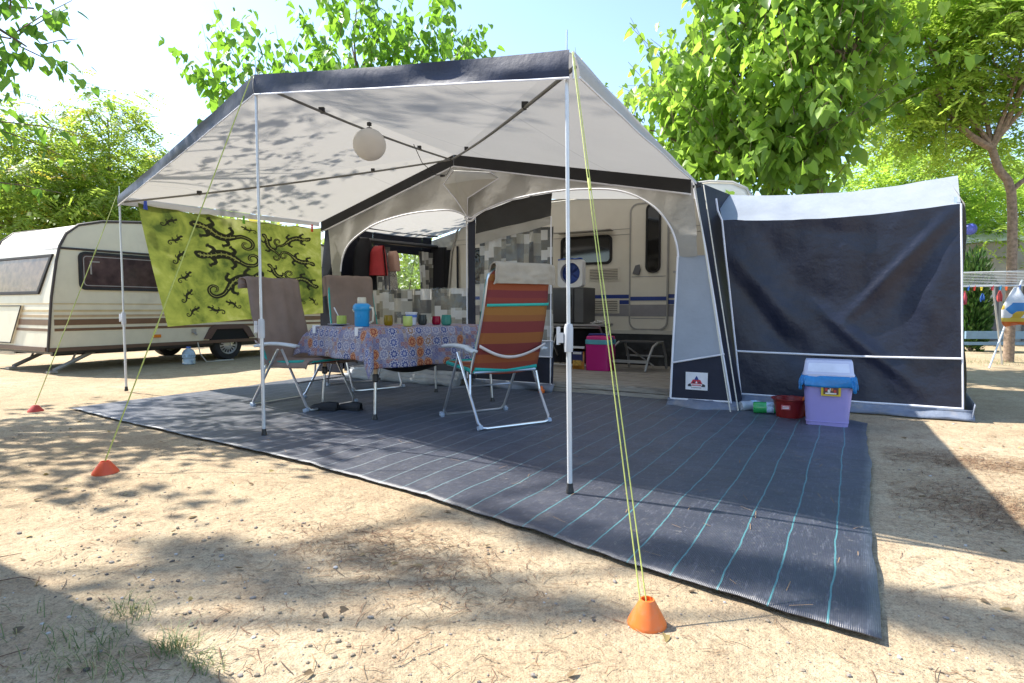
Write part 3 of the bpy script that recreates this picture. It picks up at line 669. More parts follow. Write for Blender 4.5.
# ------------------------------------------------------------------ old caravan (side faces +X)
cream = mat('cream_paint', (.68, .62, .48), .38, var=.04, dirt=((.42, .36, .26), 2.2, .35))
brown = mat('brown_stripe', (.17, .09, .05), .45); tan = mat('tan_stripe', (.48, .34, .20), .45); beige = mat('beige_stripe', (.56, .43, .24), .45)
dkbrown = mat('dark_brown_trim', (.055, .04, .035), .5)
old = empty('touring_caravan', (-11, 6.8, 0), 'old cream caravan with brown stripes and dark windows parked at left', 'caravan')
SX = -9.95; WX = -12.05
prof = [(4.07, .32), (4.14, 1.1), (4.22, 1.62), (4.27, 1.84), (4.36, 2.03), (4.52, 2.17), (4.85, 2.26), (5.4, 2.315), (7.5, 2.34), (9.0, 2.33), (9.35, 2.26), (9.5, 2.05), (9.56, 1.2), (9.58, .32)]
def front_y(z): return interp([(.32, 4.07), (1.1, 4.14), (1.62, 4.22), (1.84, 4.27), (2.03, 4.36)], z)
mb = MB(); mb.prism(prof, lambda y, z, d: (d, y, z), SX, WX); mb.build('body', cream, old, bevel=.03, angle=30)
mb = MB()
pl = [Vector((SX + .006, y, z)) for y, z in prof]
mb.tube(pl[:3] + pl[3:13] + [pl[13]], .020, 6); mb.tube([(SX + .003, 4.26, 1.815), (SX + .003, 9.5, 1.815)], .018, 6)
mb.tube([(WX, y, z) for y, z in prof], .018, 6); mb.build('edge_trim', dkbrown, old)
mb = MB(); mb.box((SX + .002, 6.8, .35), (.03, 5.46, .055)); mb.box((-11, 4.06, .36), (2.06, .03, .06)); mb.build('sill_rail', mat('sill_brown', (.13, .075, .05), .55), old)
def stripe(z0, z1, m):
    mb = MB(); mb.box((SX + .003, 6.84, (z0 + z1) / 2), (.008, 5.35, z1 - z0))
    zc_ = (z0 + z1) / 2; mb.box((-11, front_y(zc_) - .003, zc_), (2.06, .008, z1 - z0), rx=0)
    mb.build('stripe', m, old, smooth=False)
stripe(1.005, 1.02, beige); stripe(.895, .925, beige); stripe(.815, .85, tan); stripe(.70, .785, brown); stripe(.615, .655, brown)
# side windows
def side_win(y0, y1, z0, z1):
    cy_, cz_ = (y0 + y1) / 2, (z0 + z1) / 2; fn = lambda a, b_, d: (SX + d, cy_ + a, cz_ + b_)
    mb = MB(); ring_frame(mb, rrect(y1 - y0, z1 - z0, .09), rrect(y1 - y0 - .08, z1 - z0 - .08, .06), fn, 0, .028); f_ = mb.build('window', rubber, old)
    mb = MB(); mb.prism(rrect(y1 - y0 - .07, z1 - z0 - .07, .06), fn, .004, .016); mb.build('pane', mat('brown_glass', (.075, .045, .04), .12, spec=.7, var=.5, vscale=5), f_)
    mb = MB(); ring_frame(mb, rrect(y1 - y0 - .12, z1 - z0 - .12, .05), rrect(y1 - y0 - .145, z1 - z0 - .145, .04), fn, .016, .019); mb.box((SX + .02, y0 + .16, cz_ + .05), (.01, .02, .2)); mb.box((SX + .02, y0 + .22, cz_ + .14), (.01, .12, .02)); mb.build('inner_sash', mat('sash_grey', (.3, .27, .25), .5), f_)
side_win(4.5, 6.05, 1.22, 1.785); side_win(6.6, 8.9, 1.22, 1.785)
# front window (leaning, trapezoid)
def fpt(a, b_, d): return (a, front_y(b_) - d, b_)
outer = [(-10.05, 1.73), (-12.0, 1.73), (-12.0, 1.15), (-10.30, 1.15)]; inner = [(-10.13, 1.69), (-11.93, 1.69), (-11.93, 1.20), (-10.36, 1.20)]
mb = MB(); ring_frame(mb, outer, inner, fpt, 0, .028); f_ = mb.build('window', rubber, old, bevel=.008)
mb = MB(); mb.prism(inner, fpt, .004, .014); mb.build('pane', mat('curtained_glass', (.20, .13, .075), .25, spec=.3, var=.35, vscale=9), f_)
mb = MB(); lo_ = [(-10.78, .99), (-12.0, .99), (-12.0, .42), (-11.05, .42)]; li = [(-10.83, .96), (-11.97, .96), (-11.97, .45), (-11.03, .45)]
mb.prism(lo_, fpt, .0, .03); lk = mb.build('gas_locker', cream, old, smooth=False)
mb = MB(); ring_frame(mb, lo_, [(a * .996 - .04, lerp(b_, .7, .05)) for a, b_ in lo_], fpt, .03, .042); mb.build('seal', rubber, lk, smooth=False)
# front roof gutter
mb = MB(); mb.tube([(-12.0, 4.29, 1.80), (-9.98, 4.27, 1.82)], .014, 6); mb.build('gutter', piping, old)
# wheel
def wheel(y, x, r, m_out=None):
    prof_ = [(r * .62, -.09), (r * .93, -.09), (r, -.06), (r, .06), (r * .93, .09), (r * .62, .09)]
    mb = MB(); n = 36
    vs = []; fs = []
    for rr, d in prof_:
        for k in range(n):
            a = 2 * PI * k / n; vs.append((x + d, y + rr * math.cos(a), r + rr * math.sin(a)))
    for i in range(len(prof_) - 1):
        for k in range(n): fs.append((i * n + k, i * n + (k + 1) % n, (i + 1) * n + (k + 1) % n, (i + 1) * n + k))
    mb.add(vs, fs); wh = mb.build('wheel', rubber, old)
    mb = MB(); vs = []; fs = []
    pr = [(r * .64, .085), (r * .60, .085), (r * .56, .05), (r * .30, .075), (r * .16, .085), (r * .14, .07), (0.001, .07)]
    for rr, d in pr:
        for k in range(n):
            a = 2 * PI * k / n; vs.append((x + d, y + rr * math.cos(a), r + rr * math.sin(a)))
    for i in range(len(pr) - 1):
        for k in range(n): fs.append((i * n + k, i * n + (k + 1) % n, (i + 1) * n + (k + 1) % n, (i + 1) * n + k))
    mb.add(vs, fs)
    for k in range(16):
        a = 2 * PI * k / 16; mb.box((x + .066, y + r * .43 * math.cos(a), r + r * .43 * math.sin(a)), (.014, r * .2, r * .07), rx=a, mi=1)
    mb.build('rim', [mat('rim_silver', (.6, .61, .62), .35, .6), black_pl], wh)
wheel(6.92, -10.06, .285); wheel(6.92, -11.9, .285)
arch = [(6.42, .40), (6.54, .60), (6.64, .645), (7.20, .645), (7.32, .60), (7.44, .40), (7.31, .40), (7.19, .57), (6.66, .57), (6.54, .40)]
mb = MB(); mb.prism(arch, lambda y, z, d: (d, y, z), SX + .035, SX - .3); mb.build('wheel_arch', mat('arch_brown', (.10, .055, .045), .5), old, smooth=False)
mb = MB(); mb.prism([(6.53, .32), (6.53, .45), (6.66, .575), (7.2, .575), (7.33, .45), (7.33, .32)], lambda y, z, d: (d, y, z), SX + .014, SX - .02); mb.build('wheel_well', mat('well_black', (.01, .01, .01), .9), old, smooth=False)
mb = MB(); mb.box((-9.94, 5.61, .49), (.03, .12, .05)); mb.build('side_marker', mat('amber_lens', (.75, .22, .02), .25), old, bevel=.006)
mb = MB(); mb.box((-9.94, 6.24, .55), (.04, .07, .07)); mb.tube([(-9.92, 6.24, .52), (-9.86, 6.24, .49)], .018, 8); mb.build('water_inlet', mat('inlet_grey', (.35, .33, .3), .5), old)
mb = MB(); mb.tube([(-9.93, 6.3, .35), (-9.9, 6.32, .15), (-9.85, 6.4, .012), (-9.78, 6.6, .01), (-9.82, 6.9, .01), (-9.9, 6.6, .012)], .010, 6); mb.build('drain_hose', mat('hose', (.5, .48, .42), .5), old)
# chassis and corner steadies
mb = MB(); mb.box((-10.4, 6.8, .28), (.06, 5.0, .1)); mb.box((-11.6, 6.8, .28), (.06, 5.0, .1)); mb.tube([(-11.9, 6.92, .285), (-10.1, 6.92, .285)], .04, 8); mb.box((-11, 6.8, .30), (2.0, 5.3, .04)); mb.build('chassis', dark_metal, old)
for x_ in (-10.1, -11.4):
    mb = MB(); mb.tube([(x_, 4.75, .3), (x_ + .12, 4.15, .05)], .03, 6); mb.tube([(x_, 4.5, .3), (x_ + .07, 4.4, .16)], .016, 6); mb.box((x_ + .13, 4.12, .03), (.12, .1, .03)); mb.build('corner_steady', mat('steady_grey', (.33, .31, .28), .6, .3), old)
# water bottle in the caravan's shade
def bottle(name, x, y, z, r, h, m, label, capm=None, group=None, lay=None, liquid=None):
    mb = MB(); pr = [(r * .85, 0), (r, .01), (r, h * .30), (r * .93, h * .34), (r, h * .38), (r, h * .66), (r * .75, h * .80), (r * .32, h * .90), (r * .30, h * .94)]
    t = empty(name, (x, y, z), label, 'bottle', group)
    mb.lathe(pr, (0, 0, 0), 18); mb.build('bottle_body', m, t, world=False)
    mb = MB(); mb.lathe([(r * .36, h * .93), (r * .36, h), (0, h)], (0, 0, 0), 14); mb.build('cap', capm or mat('blue_cap', (.05, .15, .6), .4), t, world=False)
    mb = MB(); mb.lathe([(r * 1.012, h * .40), (r * 1.012, h * .62)], (0, 0, 0), 18); mb.build('sleeve', mat('sleeve_blue', (.35, .5, .7), .5, var=.5, vscale=30), t, world=False)
    if lay: t.rotation_euler = lay
    return t
bottle('water_bottle', -9.72, 6.0, 0, .10, .30, mat('clear_blue_plastic', (.35, .45, .55), .15, spec=.8, var=.3), 'squat clear water bottle on the sand beneath the old caravan')

# ------------------------------------------------------------------ modern caravan behind the awning (front side faces -Y)
cream2 = mat('ivory_panel', (.66, .62, .53), .35, var=.03, dirt=((.5, .46, .38), 2, .25))
new = empty('touring_caravan', (-3.6, 9.5, 0), 'modern ivory caravan with blue stripes behind the awning', 'caravan')
FY = 8.42
p2 = [(-6.06, .58), (-6.08, 1.3), (-6.02, 1.9), (-5.9, 2.25), (-5.7, 2.48), (-5.4, 2.58), (-3.5, 2.62), (-1.75, 2.66), (-1.45, 2.62), (-1.27, 2.52), (-1.16, 2.3), (-1.14, 1.6), (-1.2, .58)]
mb = MB(); mb.prism(p2, lambda x, z, d: (x, d, z), FY, 10.7); mb.build('body', cream2, new, bevel=.05, angle=30)
mb = MB()
for z in (2.02, 2.10): mb.tube([(-6.02, FY - .001, z), (-2.83, FY - .001, z)], .006, 5); mb.tube([(-2.29, FY - .001, z - .02), (-1.2, FY - .001, z - .02)], .006, 5)
mb.tube([(x, FY - .004, z) for x, z in p2], .016, 6); mb.build('panel_joint', mat('joint_grey', (.42, .40, .36), .5), new)
def slab(x0, x1, z0, z1, d, m, name, bevel=0, y=FY):
    mb = MB(); mb.box(((x0 + x1) / 2, y - d / 2, (z0 + z1) / 2), (x1 - x0, d, z1 - z0)); return mb.build(name, m, new, bevel=bevel, smooth=False)
slab(-6.0, -1.22, 1.09, 1.145, .004, mat('blue_stripe', (.02, .045, .22), .4), 'stripe'); slab(-3.02, -1.22, 1.005, 1.065, .006, MATS['blue_stripe'], 'stripe'); slab(-6.0, -1.22, .83, .995, .005, mat('grey_stripe', (.24, .23, .24), .45), 'stripe')
# door
dx0, dx1, dz0, dz1 = -2.84, -2.29, .64, 2.44; dc, dzc = (dx0 + dx1) / 2, (dz0 + dz1) / 2
fn = lambda a, b_, d: (dc + a, FY - d, dzc + b_)
mb = MB(); mb.prism(rrect(dx1 - dx0, dz1 - dz0, .12), fn, .0, .022); door = mb.build('door', cream2, new)
mb = MB(); ring_frame(mb, rrect(dx1 - dx0 + .02, dz1 - dz0 + .02, .13), rrect(dx1 - dx0 - .025, dz1 - dz0 - .025, .11), fn, .0, .030)
mb.build('door_seal', mat('seal_grey', (.30, .29, .27), .6), door)
mb = MB(); mb.box((dc, FY - .025, 1.085), (.54, .008, .055)); mb.build('stripe', MATS['blue_stripe'], door, smooth=False)
mb = MB(); mb.box((dc, FY - .025, .915), (.54, .008, .165)); mb.build('stripe', MATS['grey_stripe'], door, smooth=False)
for zz in (1.40, .80):
    mb = MB(); mb.box((dc, FY - .024, zz), (.5, .006, .008)); mb.build('moulding', MATS['grey_stripe'], door, smooth=False)
wc = (-2.50, 1.94); fw_ = lambda a, b_, d: (wc[0] + a, FY - .022 - d, wc[1] + b_)
mb = MB(); ring_frame(mb, rrect(.215, .98, .09), rrect(.165, .93, .07), fw_, 0, .024); dw = mb.build('door_window', rubber, door)
mb = MB(); mb.prism(rrect(.17, .94, .07), fw_, .002, .012); mb.build('pane', glass_dark, dw)
mb = MB(); mb.prism([(.0, -.055), (.10, -.075), (.12, 0), (.10, .075), (.04, .06)], lambda a, b_, d: (-2.795 + a, FY - .022 - d, 1.50 + b_), 0, .03); mb.build('handle', mat('handle_grey', (.12, .12, .13), .4), door, bevel=.006)
# window with raised flap
def win2(x0, x1, z0, z1, flap=True):
    c0, c1 = (x0 + x1) / 2, (z0 + z1) / 2; f2 = lambda a, b_, d: (c0 + a, FY - d, c1 + b_)
    mb = MB(); ring_frame(mb, rrect(x1 - x0, z1 - z0, .08), rrect(x1 - x0 - .07, z1 - z0 - .07, .06), f2, 0, .025); f_ = mb.build('window', rubber, new)
    mb = MB(); mb.prism(rrect(x1 - x0 - .06, z1 - z0 - .06, .06), f2, .003, .012); mb.build('pane', glass_dark, f_)
    if flap:
        mb = MB(); mb.grid(lambda u, v: (lerp(x0 - .02, x1 + .02, u), FY - .02 - .30 * v, z1 + .05 + .02 * math.sin(v * PI) - .02 * v), 8, 4); mb.build('flap', mat('flap_acrylic', (.30, .28, .24), .3), f_, solid=.012)
win2(-3.95, -3.12, 1.60, 2.03); win2(-5.6, -4.5, 1.35, 1.95, False)
for z0, z1 in ((1.35, 1.55), (.87, 1.09)):
    mb = MB(); mb.box((-3.25, FY - .006, (z0 + z1) / 2), (.5, .012, z1 - z0))
    for k in range(7): mb.box((-3.25, FY - .014, z0 + .03 + k * (z1 - z0 - .06) / 6), (.44, .018, .010), mi=0, rx=.5)
    mb.box((-3.25, FY - .0125, (z0 + z1) / 2), (.44, .003, z1 - z0 - .04), mi=1); mb.build('fridge_vent', [cream2, mat('vent_dark', (.14, .13, .11), .7)], new, smooth=False)
slab(-2.22, -2.12, 1.44, 1.47, .01, mat('catch_grey', (.4, .4, .4), .4), 'door_catch', y=FY)
mb = MB(); mb.grid(lambda u, v: (lerp(-6.0, -1.2, u), FY - .02 + .03 * math.sin(u * 40) * (1 - v) + .02 * mnoise.noise(Vector((u * 14, v * 4, 0))), lerp(.125, .585, v)), 80, 6); mb.build('skirt', mat('skirt_black', (.022, .024, .026), .55, var=.3, bscale=9, bstr=.5, bdist=.04), new)
slab(-6.0, -1.2, .575, .63, .03, mat('lower_rail', (.55, .53, .47), .4), 'lower_rail')
mb = MB(); mb.box((-3.6, 9.6, .5), (4.6, 2.1, .12)); mb.box((-3.6, 9.5, .25), (.2, 1.9, .5)); mb.tube([(-3.6, 8.6, .3), (-3.6, 10.5, .3)], .3, 18); mb.build('chassis', dark_metal, new)
# ------------------------------------------------------------------ batik cloth with geckos
bm_, nt, b, o = _nt('green_batik')
uv = N(nt, 'ShaderNodeUVMap').outputs[0]
n1 = noise(nt, uv, 2.2, 5, .6, .8); n2 = noise(nt, uv, 9, 5, .6, .5)
fac = math_n(nt, 'ADD', math_n(nt, 'MULTIPLY', n1.outputs[0], .75), math_n(nt, 'MULTIPLY', n2.outputs[0], .25))
c_ = ramp(nt, fac, [(.38, (.055, .085, .018)), (.46, (.16, .20, .035)), (.54, (.25, .29, .055)), (.66, (.42, .44, .17))]).outputs[0]
nt.links.new(c_, b.inputs['Base Color']); b.inputs['Roughness'].default_value = .85; translucent(nt, b, o, c_, .3)
def tapz(u): return lerp(2.14, 2.06, u) - .03 * math.sin(u * PI)
TA = Vector((-7.08, 3.83, 0)); TE = Vector((-6.45, 5.95, 0))
def tap(u, v):
    """u along the line from pole to awning, v from the top down."""
    ub = lerp(u, lerp(.115, 1.0, u), v ** 1.2); p = TA.lerp(TE, ub)
    zb = interp([(0, .73), (.45, .80), (1, .88)], u)
    w_ = .03 * math.sin(u * 9 + 1) * v + .02 * math.sin(u * 23) * (1 - v * .5) + .02 * math.sin(u * 4 + v * 3)
    nrm = Vector((.958, -.285, 0))
    sc = .02 * abs(math.sin(u * PI * 6)) * (1 - v) ** 3
    return p + nrm * w_ + Vector((0, 0, lerp(tapz(u) - sc, zb, v)))
mb = MB(); mb.grid(lambda u, v: tuple(tap(u, v)), 60, 40, 0, 1.6, 1.0)
TN = Vector((.958, -.285, 0)); TW, TH = 2.0, 1.35
def tp(a, b_, lift=.006):
    u, v = min(.995, max(.005, a)), min(.995, max(.005, b_)); return tap(u, v) + TN * lift
def ribbon(pts, ws, mi, lift=.006):
    vs = []; n = len(pts)
    for i, (x, y) in enumerate(pts):
        x0, y0 = pts[max(i - 1, 0)]; x1, y1 = pts[min(i + 1, n - 1)]
        dx, dy = (x1 - x0), (y1 - y0); L = math.hypot(dx, dy) or 1; nx_, ny_ = -dy / L, dx / L; w_ = ws[i] if isinstance(ws, list) else ws
        for s_ in (-1, 0, 1): vs.append(tp((x + nx_ * w_ * s_) / TW, (y + ny_ * w_ * s_) / TH, lift))
    fs = []
    for i in range(n - 1):
        for k in range(2): fs.append((i * 3 + k, i * 3 + k + 1, i * 3 + k + 4, i * 3 + k + 3))
    mb.add(vs, fs, mi)
def gecko(cx_, cy_, s_, ang, flip=1, curl=1):
    ca, sa = math.cos(ang), math.sin(ang)
    def T(x, y): y *= flip; return (cx_ + s_ * (x * ca - y * sa), cy_ + s_ * (x * sa + y * ca))
    def sm(pts, k=5): return [tuple(p) for p in smooth_poly([Vector((x, y, 0)) for x, y in pts], k)]
    body = [(p[0], p[1]) for p in sm([(-.50, .02), (-.40, -.02), (-.30, -.02), (-.2, .0), (-.05, .05), (.1, .04), (.22, -.02), (.30, -.06)])]
    n = len(body); bw = [s_ * interp([(0, .02), (.1, .075), (.2, .07), (.3, .05), (.5, .09), (.7, .08), (1, .045)], i / (n - 1)) for i in range(n)]
    ribbon([T(x, y) for x, y in body], bw, 1)
    tail = [(.30 - .0, -.06), (.38, -.10), (.46, -.11)]
    sp = [(.50 + r_ * math.cos(a), .035 + r_ * math.sin(a)) for a, r_ in ((-1.75 + .42 * k, .145 - .0078 * k) for k in range(17))]
    tl = [(p[0], p[1]) for p in sm(tail + sp, 3)]; m_ = len(tl)
    ribbon([T(x, y) for x, y in tl], [s_ * lerp(.045, .016, i / (m_ - 1)) for i in range(m_)], 1)
    if s_ > .3: # light scroll marks down the spine and tail
        ribbon([T(x, y) for x, y in body[3:-2]], s_ * .012, 2, .010)
        ribbon([T(x, y) for x, y in tl], s_ * .005, 2, .010)
        for i in range(5, n - 4, 3):
            x, y = body[i]; ribbon([T(x - .015, y - .035), T(x + .015, y), T(x - .015, y + .035)], s_ * .006, 2, .010)
    for (x0, y0, pts) in ((-.24, .0, [(-.18, .12), (-.27, .17)]), (-.24, -.02, [(-.15, -.13), (-.23, -.19)]), (.12, .05, [(.20, .15), (.13, .21)]), (.14, .0, [(.21, -.13), (.16, -.19)])):
        lp = [(p[0], p[1]) for p in sm([(x0, y0)] + pts, 3)]
        ribbon([T(x, y) for x, y in lp], [s_ * lerp(.046, .024, i / (len(lp) - 1)) for i in range(len(lp))], 1)
        ex, ey = pts[-1]; dx, dy = ex - pts[0][0], ey - pts[0][1]; a0 = math.atan2(dy, dx)
        for da in (-.9, -.3, .3, .9): ribbon([T(ex, ey), T(ex + .05 * math.cos(a0 + da), ey + .05 * math.sin(a0 + da))], [s_ * .012, s_ * .010], 1)
for (a, b_, s_, an, fl, cu) in ((.76, .22, .62, .32, 1, 1), (.78, .52, .64, .10, -1, -1), (.92, .84, .64, 2.75, 1, 1),
        (.27, .15, .17, 2.7, 1, 1), (.30, .35, .17, 2.6, -1, 1), (.30, .55, .18, 2.3, 1, 1), (.32, .78, .18, 2.5, -1, 1), (.30, 1.0, .18, 2.3, 1, 1), (.33, 1.19, .17, 2.6, 1, 1), (.58, 1.19, .19, .4, 1, 1), (.80, 1.13, .18, .5, -1, 1),
        (1.32, .32, .36, 1.1, 1, -1), (1.64, .22, .42, 2.9, 1, -1), (1.38, .72, .34, .9, 1, 1), (1.70, .52, .42, 3.5, -1, 1), (1.74, .84, .44, 3.6, 1, 1), (1.64, 1.12, .16, .6, 1, 1), (1.84, 1.14, .16, .8, -1, 1), (1.08, .12, .15, .3, 1, 1)):
    gecko(a, b_, s_, an, fl, cu)
o_ = mb.build('batik_cloth', [bm_, mat('batik_black', (.028, .032, .014), .85), mat('batik_pale', (.42, .46, .12), .85)])
tag(o_, 'lime green batik cloth printed with black geckos hanging under the canopy edge', 'cloth')
mb = MB(); mb.tube([(-7.12, 3.68, 2.16), (-7.08, 3.83, 2.15)] + [tuple(tap(u, 0) + Vector((0, 0, .004))) for u in np.linspace(0, 1, 12)] + [(-6.44, 5.97, 2.06)], .004, 5)
tag(mb.build('hanging_line', rope_w), 'thin cord holding up the green gecko cloth', 'cord')
def clothespin(p, m, label, s=1.0):
    t = MB(); p = Vector(p)
    for d in (-.008, .008): t.box(p + Vector((d * s, -d * s, 0)), (.012 * s, .014 * s, .075 * s), rz=.3, ry=d * 12)
    t.tube([p + Vector((-.012 * s, .0, .012 * s)), p + Vector((.012 * s, 0, .012 * s))], .006 * s, 6)
    return tag(t.build('clothes_peg', m, bevel=.002), label, 'clothes peg', 'pegs on the gecko cloth' if s > 1 else 'pegs on the drying rack')
clothespin(tap(.03, 0) + TN * .02, mat('peg_blue', (.04, .10, .62), .45), 'blue clothes peg at the left end of the gecko cloth', 1.5)
clothespin(tap(.52, 0) + TN * .02, mat('peg_green', (.18, .55, .03), .45), 'green clothes peg at the middle of the gecko cloth', 1.3)
clothespin(tap(.93, 0) + TN * .02, mat('peg_red', (.75, .06, .02), .45), 'red clothes peg at the right end of the gecko cloth', 1.3)

# ------------------------------------------------------------------ paper lantern
lt = empty('paper_lantern', (-3.90, 4.18, 2.445), 'round cream paper lantern hanging from the canopy pole', 'lantern')
mb = MB(); r_ = .148
mb.lathe([(max(.025, (r_ + .0022 * (1 if k % 2 else -1)) * math.sin(a)), -r_ * .97 * math.cos(a)) for k, a in enumerate(np.linspace(.15, PI - .15, 37))], (0, 0, 0), 36)
mb.build('shade', mat('lantern_paper', (.88, .875, .85), .9, var=.03, transl=.15), lt, world=False, angle=80)
mb = MB(); mb.tube([(0, 0, .14), (.004, 0, .19)], .004, 6); mb.lathe([(.026, .136), (.026, .15), (0, .15)], (0, 0, 0), 12); mb.box((0, 0, .185), (.03, .03, .03)); mb.build('hanger', black_pl, lt, world=False)
mb = MB(); mb.tube([(-4.05, 5.0, 2.66), (-4.10, 5.2, 2.52), (-4.15, 5.5, 2.45), (-4.17, 5.75, 2.50), (-4.18, 5.85, 2.62)], .004, 5); mb.tube([(-4.16, 5.62, 2.46), (-4.17, 5.7, 2.48)], .012, 6)
tag(mb.build('lamp_cable', black_pl), 'thin dark cable with a switch looping near the awning peak', 'cable')

# ------------------------------------------------------------------ table
TC = Vector((-3.74, 4.52, 0)); tu = Vector((-.96, .27, 0)).normalized(); tv = Vector((.27, .96, 0)).normalized()
def tpos(a, b_, z): return TC + tu * a + tv * b_ + Vector((0, 0, z * 1.0537))
tab = empty('camping_table', TC, 'camping table with wooden top posts and a dark net below under a patterned cloth', 'table')
mb = MB(); mb.prism(rrect(.98, 1.44, .06), lambda a, b_, d: tuple(tpos(a, b_, d)), .70, .735); mb.build('table_top', mat('table_top_grey', (.3, .3, .3), .6), tab)
leg_wood = mat('leg_bronze', (.42, .28, .16), .45, .2)
for sa in (-1, 1):
    for sb in (-1, 1):
        a, b_ = .44 * sa, .64 * sb
        mb = MB(); mb.tube([tpos(a, b_, .70), tpos(a * 1.02, b_ * 1.02, .32)], .017, 10); mb.tube([tpos(a * 1.02, b_ * 1.02, .34), tpos(a * 1.05, b_ * 1.05, .02)], .012, 10, mi=1)
        lg = mb.build('leg', [leg_wood, alu], tab)
        mb = MB(); q = tpos(a * 1.02, b_ * 1.02, .31); mb.lathe([(.018, 0), (.027, .01), (.027, .06), (.018, .07)], tuple(q), 12); mb.box(q + Vector((.03, 0, .03)), (.04, .015, .02)); mb.build('leg_clamp', black_pl, lg); mb = MB(); q = tpos(a * 1.05, b_ * 1.05, .008); mb.lathe([(.024, 0), (.024, .015), (.014, .05)], tuple(q), 12); mb.build('foot_cap', black_pl, lg)
mb = MB(); mb.grid(lambda u, v: tuple(tpos(lerp(-.47, .47, u), lerp(-.68, .68, v),   .69 - .38 * (math.sin(u * PI) ** .7) * (math.sin(v * PI) ** .6))), 16, 16); mb.build('storage_net', black_cloth, tab)
# cloth
tm, nt, b, o = _nt('mosaic_tablecloth')
uv = N(nt, 'ShaderNodeUVMap').outputs[0]
def tiles(k, off):
    mp = N(nt, 'ShaderNodeMapping'); mp.inputs['Scale'].default_value = (k, k, 1); mp.inputs['Location'].default_value = (off, off, 0); nt.links.new(uv, mp.inputs[0])
    fl = N(nt, 'ShaderNodeVectorMath', operation='FLOOR'); nt.links.new(mp.outputs[0], fl.inputs[0])
    frn = N(nt, 'ShaderNodeVectorMath', operation='FRACTION'); nt.links.new(mp.outputs[0], frn.inputs[0])
    wn = N(nt, 'ShaderNodeTexWhiteNoise', noise_dimensions='2D'); nt.links.new(fl.outputs[0], wn.inputs['Vector'])
    sb = N(nt, 'ShaderNodeVectorMath', operation='SUBTRACT'); nt.links.new(frn.outputs[0], sb.inputs[0]); sb.inputs[1].default_value = (.5, .5, 0)
    ln = N(nt, 'ShaderNodeVectorMath', operation='LENGTH'); nt.links.new(sb.outputs[0], ln.inputs[0])
    sp = N(nt, 'ShaderNodeSeparateXYZ'); nt.links.new(sb.outputs[0], sp.inputs[0])
    at = math_n(nt, 'ARCTAN2', sp.outputs[1], sp.outputs[0])
    return wn.outputs[0], ln.outputs['Value'], at
w1, l1, a1 = tiles(11.0, .3); w2, l2, a2 = tiles(30, .9)
pal = [(0, (.035, .06, .24)), (.22, (.22, .22, .36)), (.36, (.30, .055, .03)), (.50, (.06, .09, .30)), (.64, (.30, .16, .07)), (.76, (.26, .045, .05)), (.86, (.12, .15, .36)), (.94, (.40, .34, .30))]
cA = ramp(nt, w1, pal, 'CONSTANT').outputs[0]
ring = math_n(nt, 'SINE', math_n(nt, 'ADD', math_n(nt, 'MULTIPLY', l1, 21), math_n(nt, 'MULTIPLY', math_n(nt, 'SINE', math_n(nt, 'MULTIPLY', a1, 8)), 1.3)))
cB = mixc(nt, math_n(nt, 'GREATER_THAN', ring, .25), cA, ramp(nt, w1, [(0, (.50, .48, .52)), (.36, (.60, .30, .14)), (.5, (.52, .50, .56)), (.76, (.56, .44, .34))], 'CONSTANT').outputs[0])
ring2 = math_n(nt, 'SINE', math_n(nt, 'ADD', math_n(nt, 'MULTIPLY', l2, 14), math_n(nt, 'MULTIPLY', math_n(nt, 'SINE', math_n(nt, 'MULTIPLY', a2, 6)), 1.6)))
cC = mixc(nt, math_n(nt, 'GREATER_THAN', ring2, .1), ramp(nt, w2, pal, 'CONSTANT').outputs[0], (.36, .33, .38))
c_ = mixc(nt, math_n(nt, 'LESS_THAN', l1, .47), mixc(nt, .35, cC, (.42, .37, .36)), cB)
c_ = mixc(nt, math_n(nt, 'MULTIPLY', math_n(nt, 'GREATER_THAN', w1, .72), .9), c_, cC)
nt.links.new(c_, b.inputs['Base Color']); b.inputs['Roughness'].default_value = .7; bump(nt, b, noise(nt, uv, 8, 4).outputs[0], .3, .02)
translucent(nt, b, o, c_, .12)
TA_, TB_ = .50, .73
def clothf(u, v):
    a = lerp(-TA_ - .33, TA_ + .22, u); b2 = lerp(-TB_ - .27, TB_ + .27, v)
    ea = max(0, abs(a) - TA_); eb = max(0, abs(b2) - TB_); sa, sb = (1 if a > 0 else -1), (1 if b2 > 0 else -1)
    if ea and eb:
        d = math.hypot(ea, eb) * .92; th = math.atan2(eb, ea)
        out = .05 + .06 * math.sin(2 * th) * d / .3
        ca_, cb_ = TA_ + out * math.cos(th) * min(1, d / .1), TB_ + out * math.sin(th) * min(1, d / .1)
        p = tpos(sa * ca_, sb * cb_, .742 - d)
    elif ea:
        wv = .02 * math.sin(b2 * 14 + 1) * ea / .25; p = tpos(sa * (TA_ + min(.03, ea * .4) + wv + ea * .06), b2, .742 - max(0, ea - .012))
    elif eb:
        wv = .022 * math.sin(a * 13 + 2) * eb / .25; p = tpos(a, sb * (TB_ + min(.03, eb * .4) + wv + eb * .05), .742 - max(0, eb - .012))
    else: p = tpos(a, b2, .742 + .002 * mnoise.noise(Vector((a * 6, b2 * 6, 0))))
    # the near-left corner is pulled sideways over the armrest of the chair
    if sa > 0 and sb < 0 and ea and eb: p = p + tu * (.22 * min(ea, .25) / .25) + Vector((0, 0, .05 * ea / .27))
    return tuple(p)
mb = MB(); mb.grid(clothf, 90, 110, 0, 1.54, 2.0)
o_ = mb.build('tablecloth', tm, subsurf=0, solid=.002); tag(o_, 'blue and red mosaic patterned tablecloth clipped over the camping table', 'tablecloth')
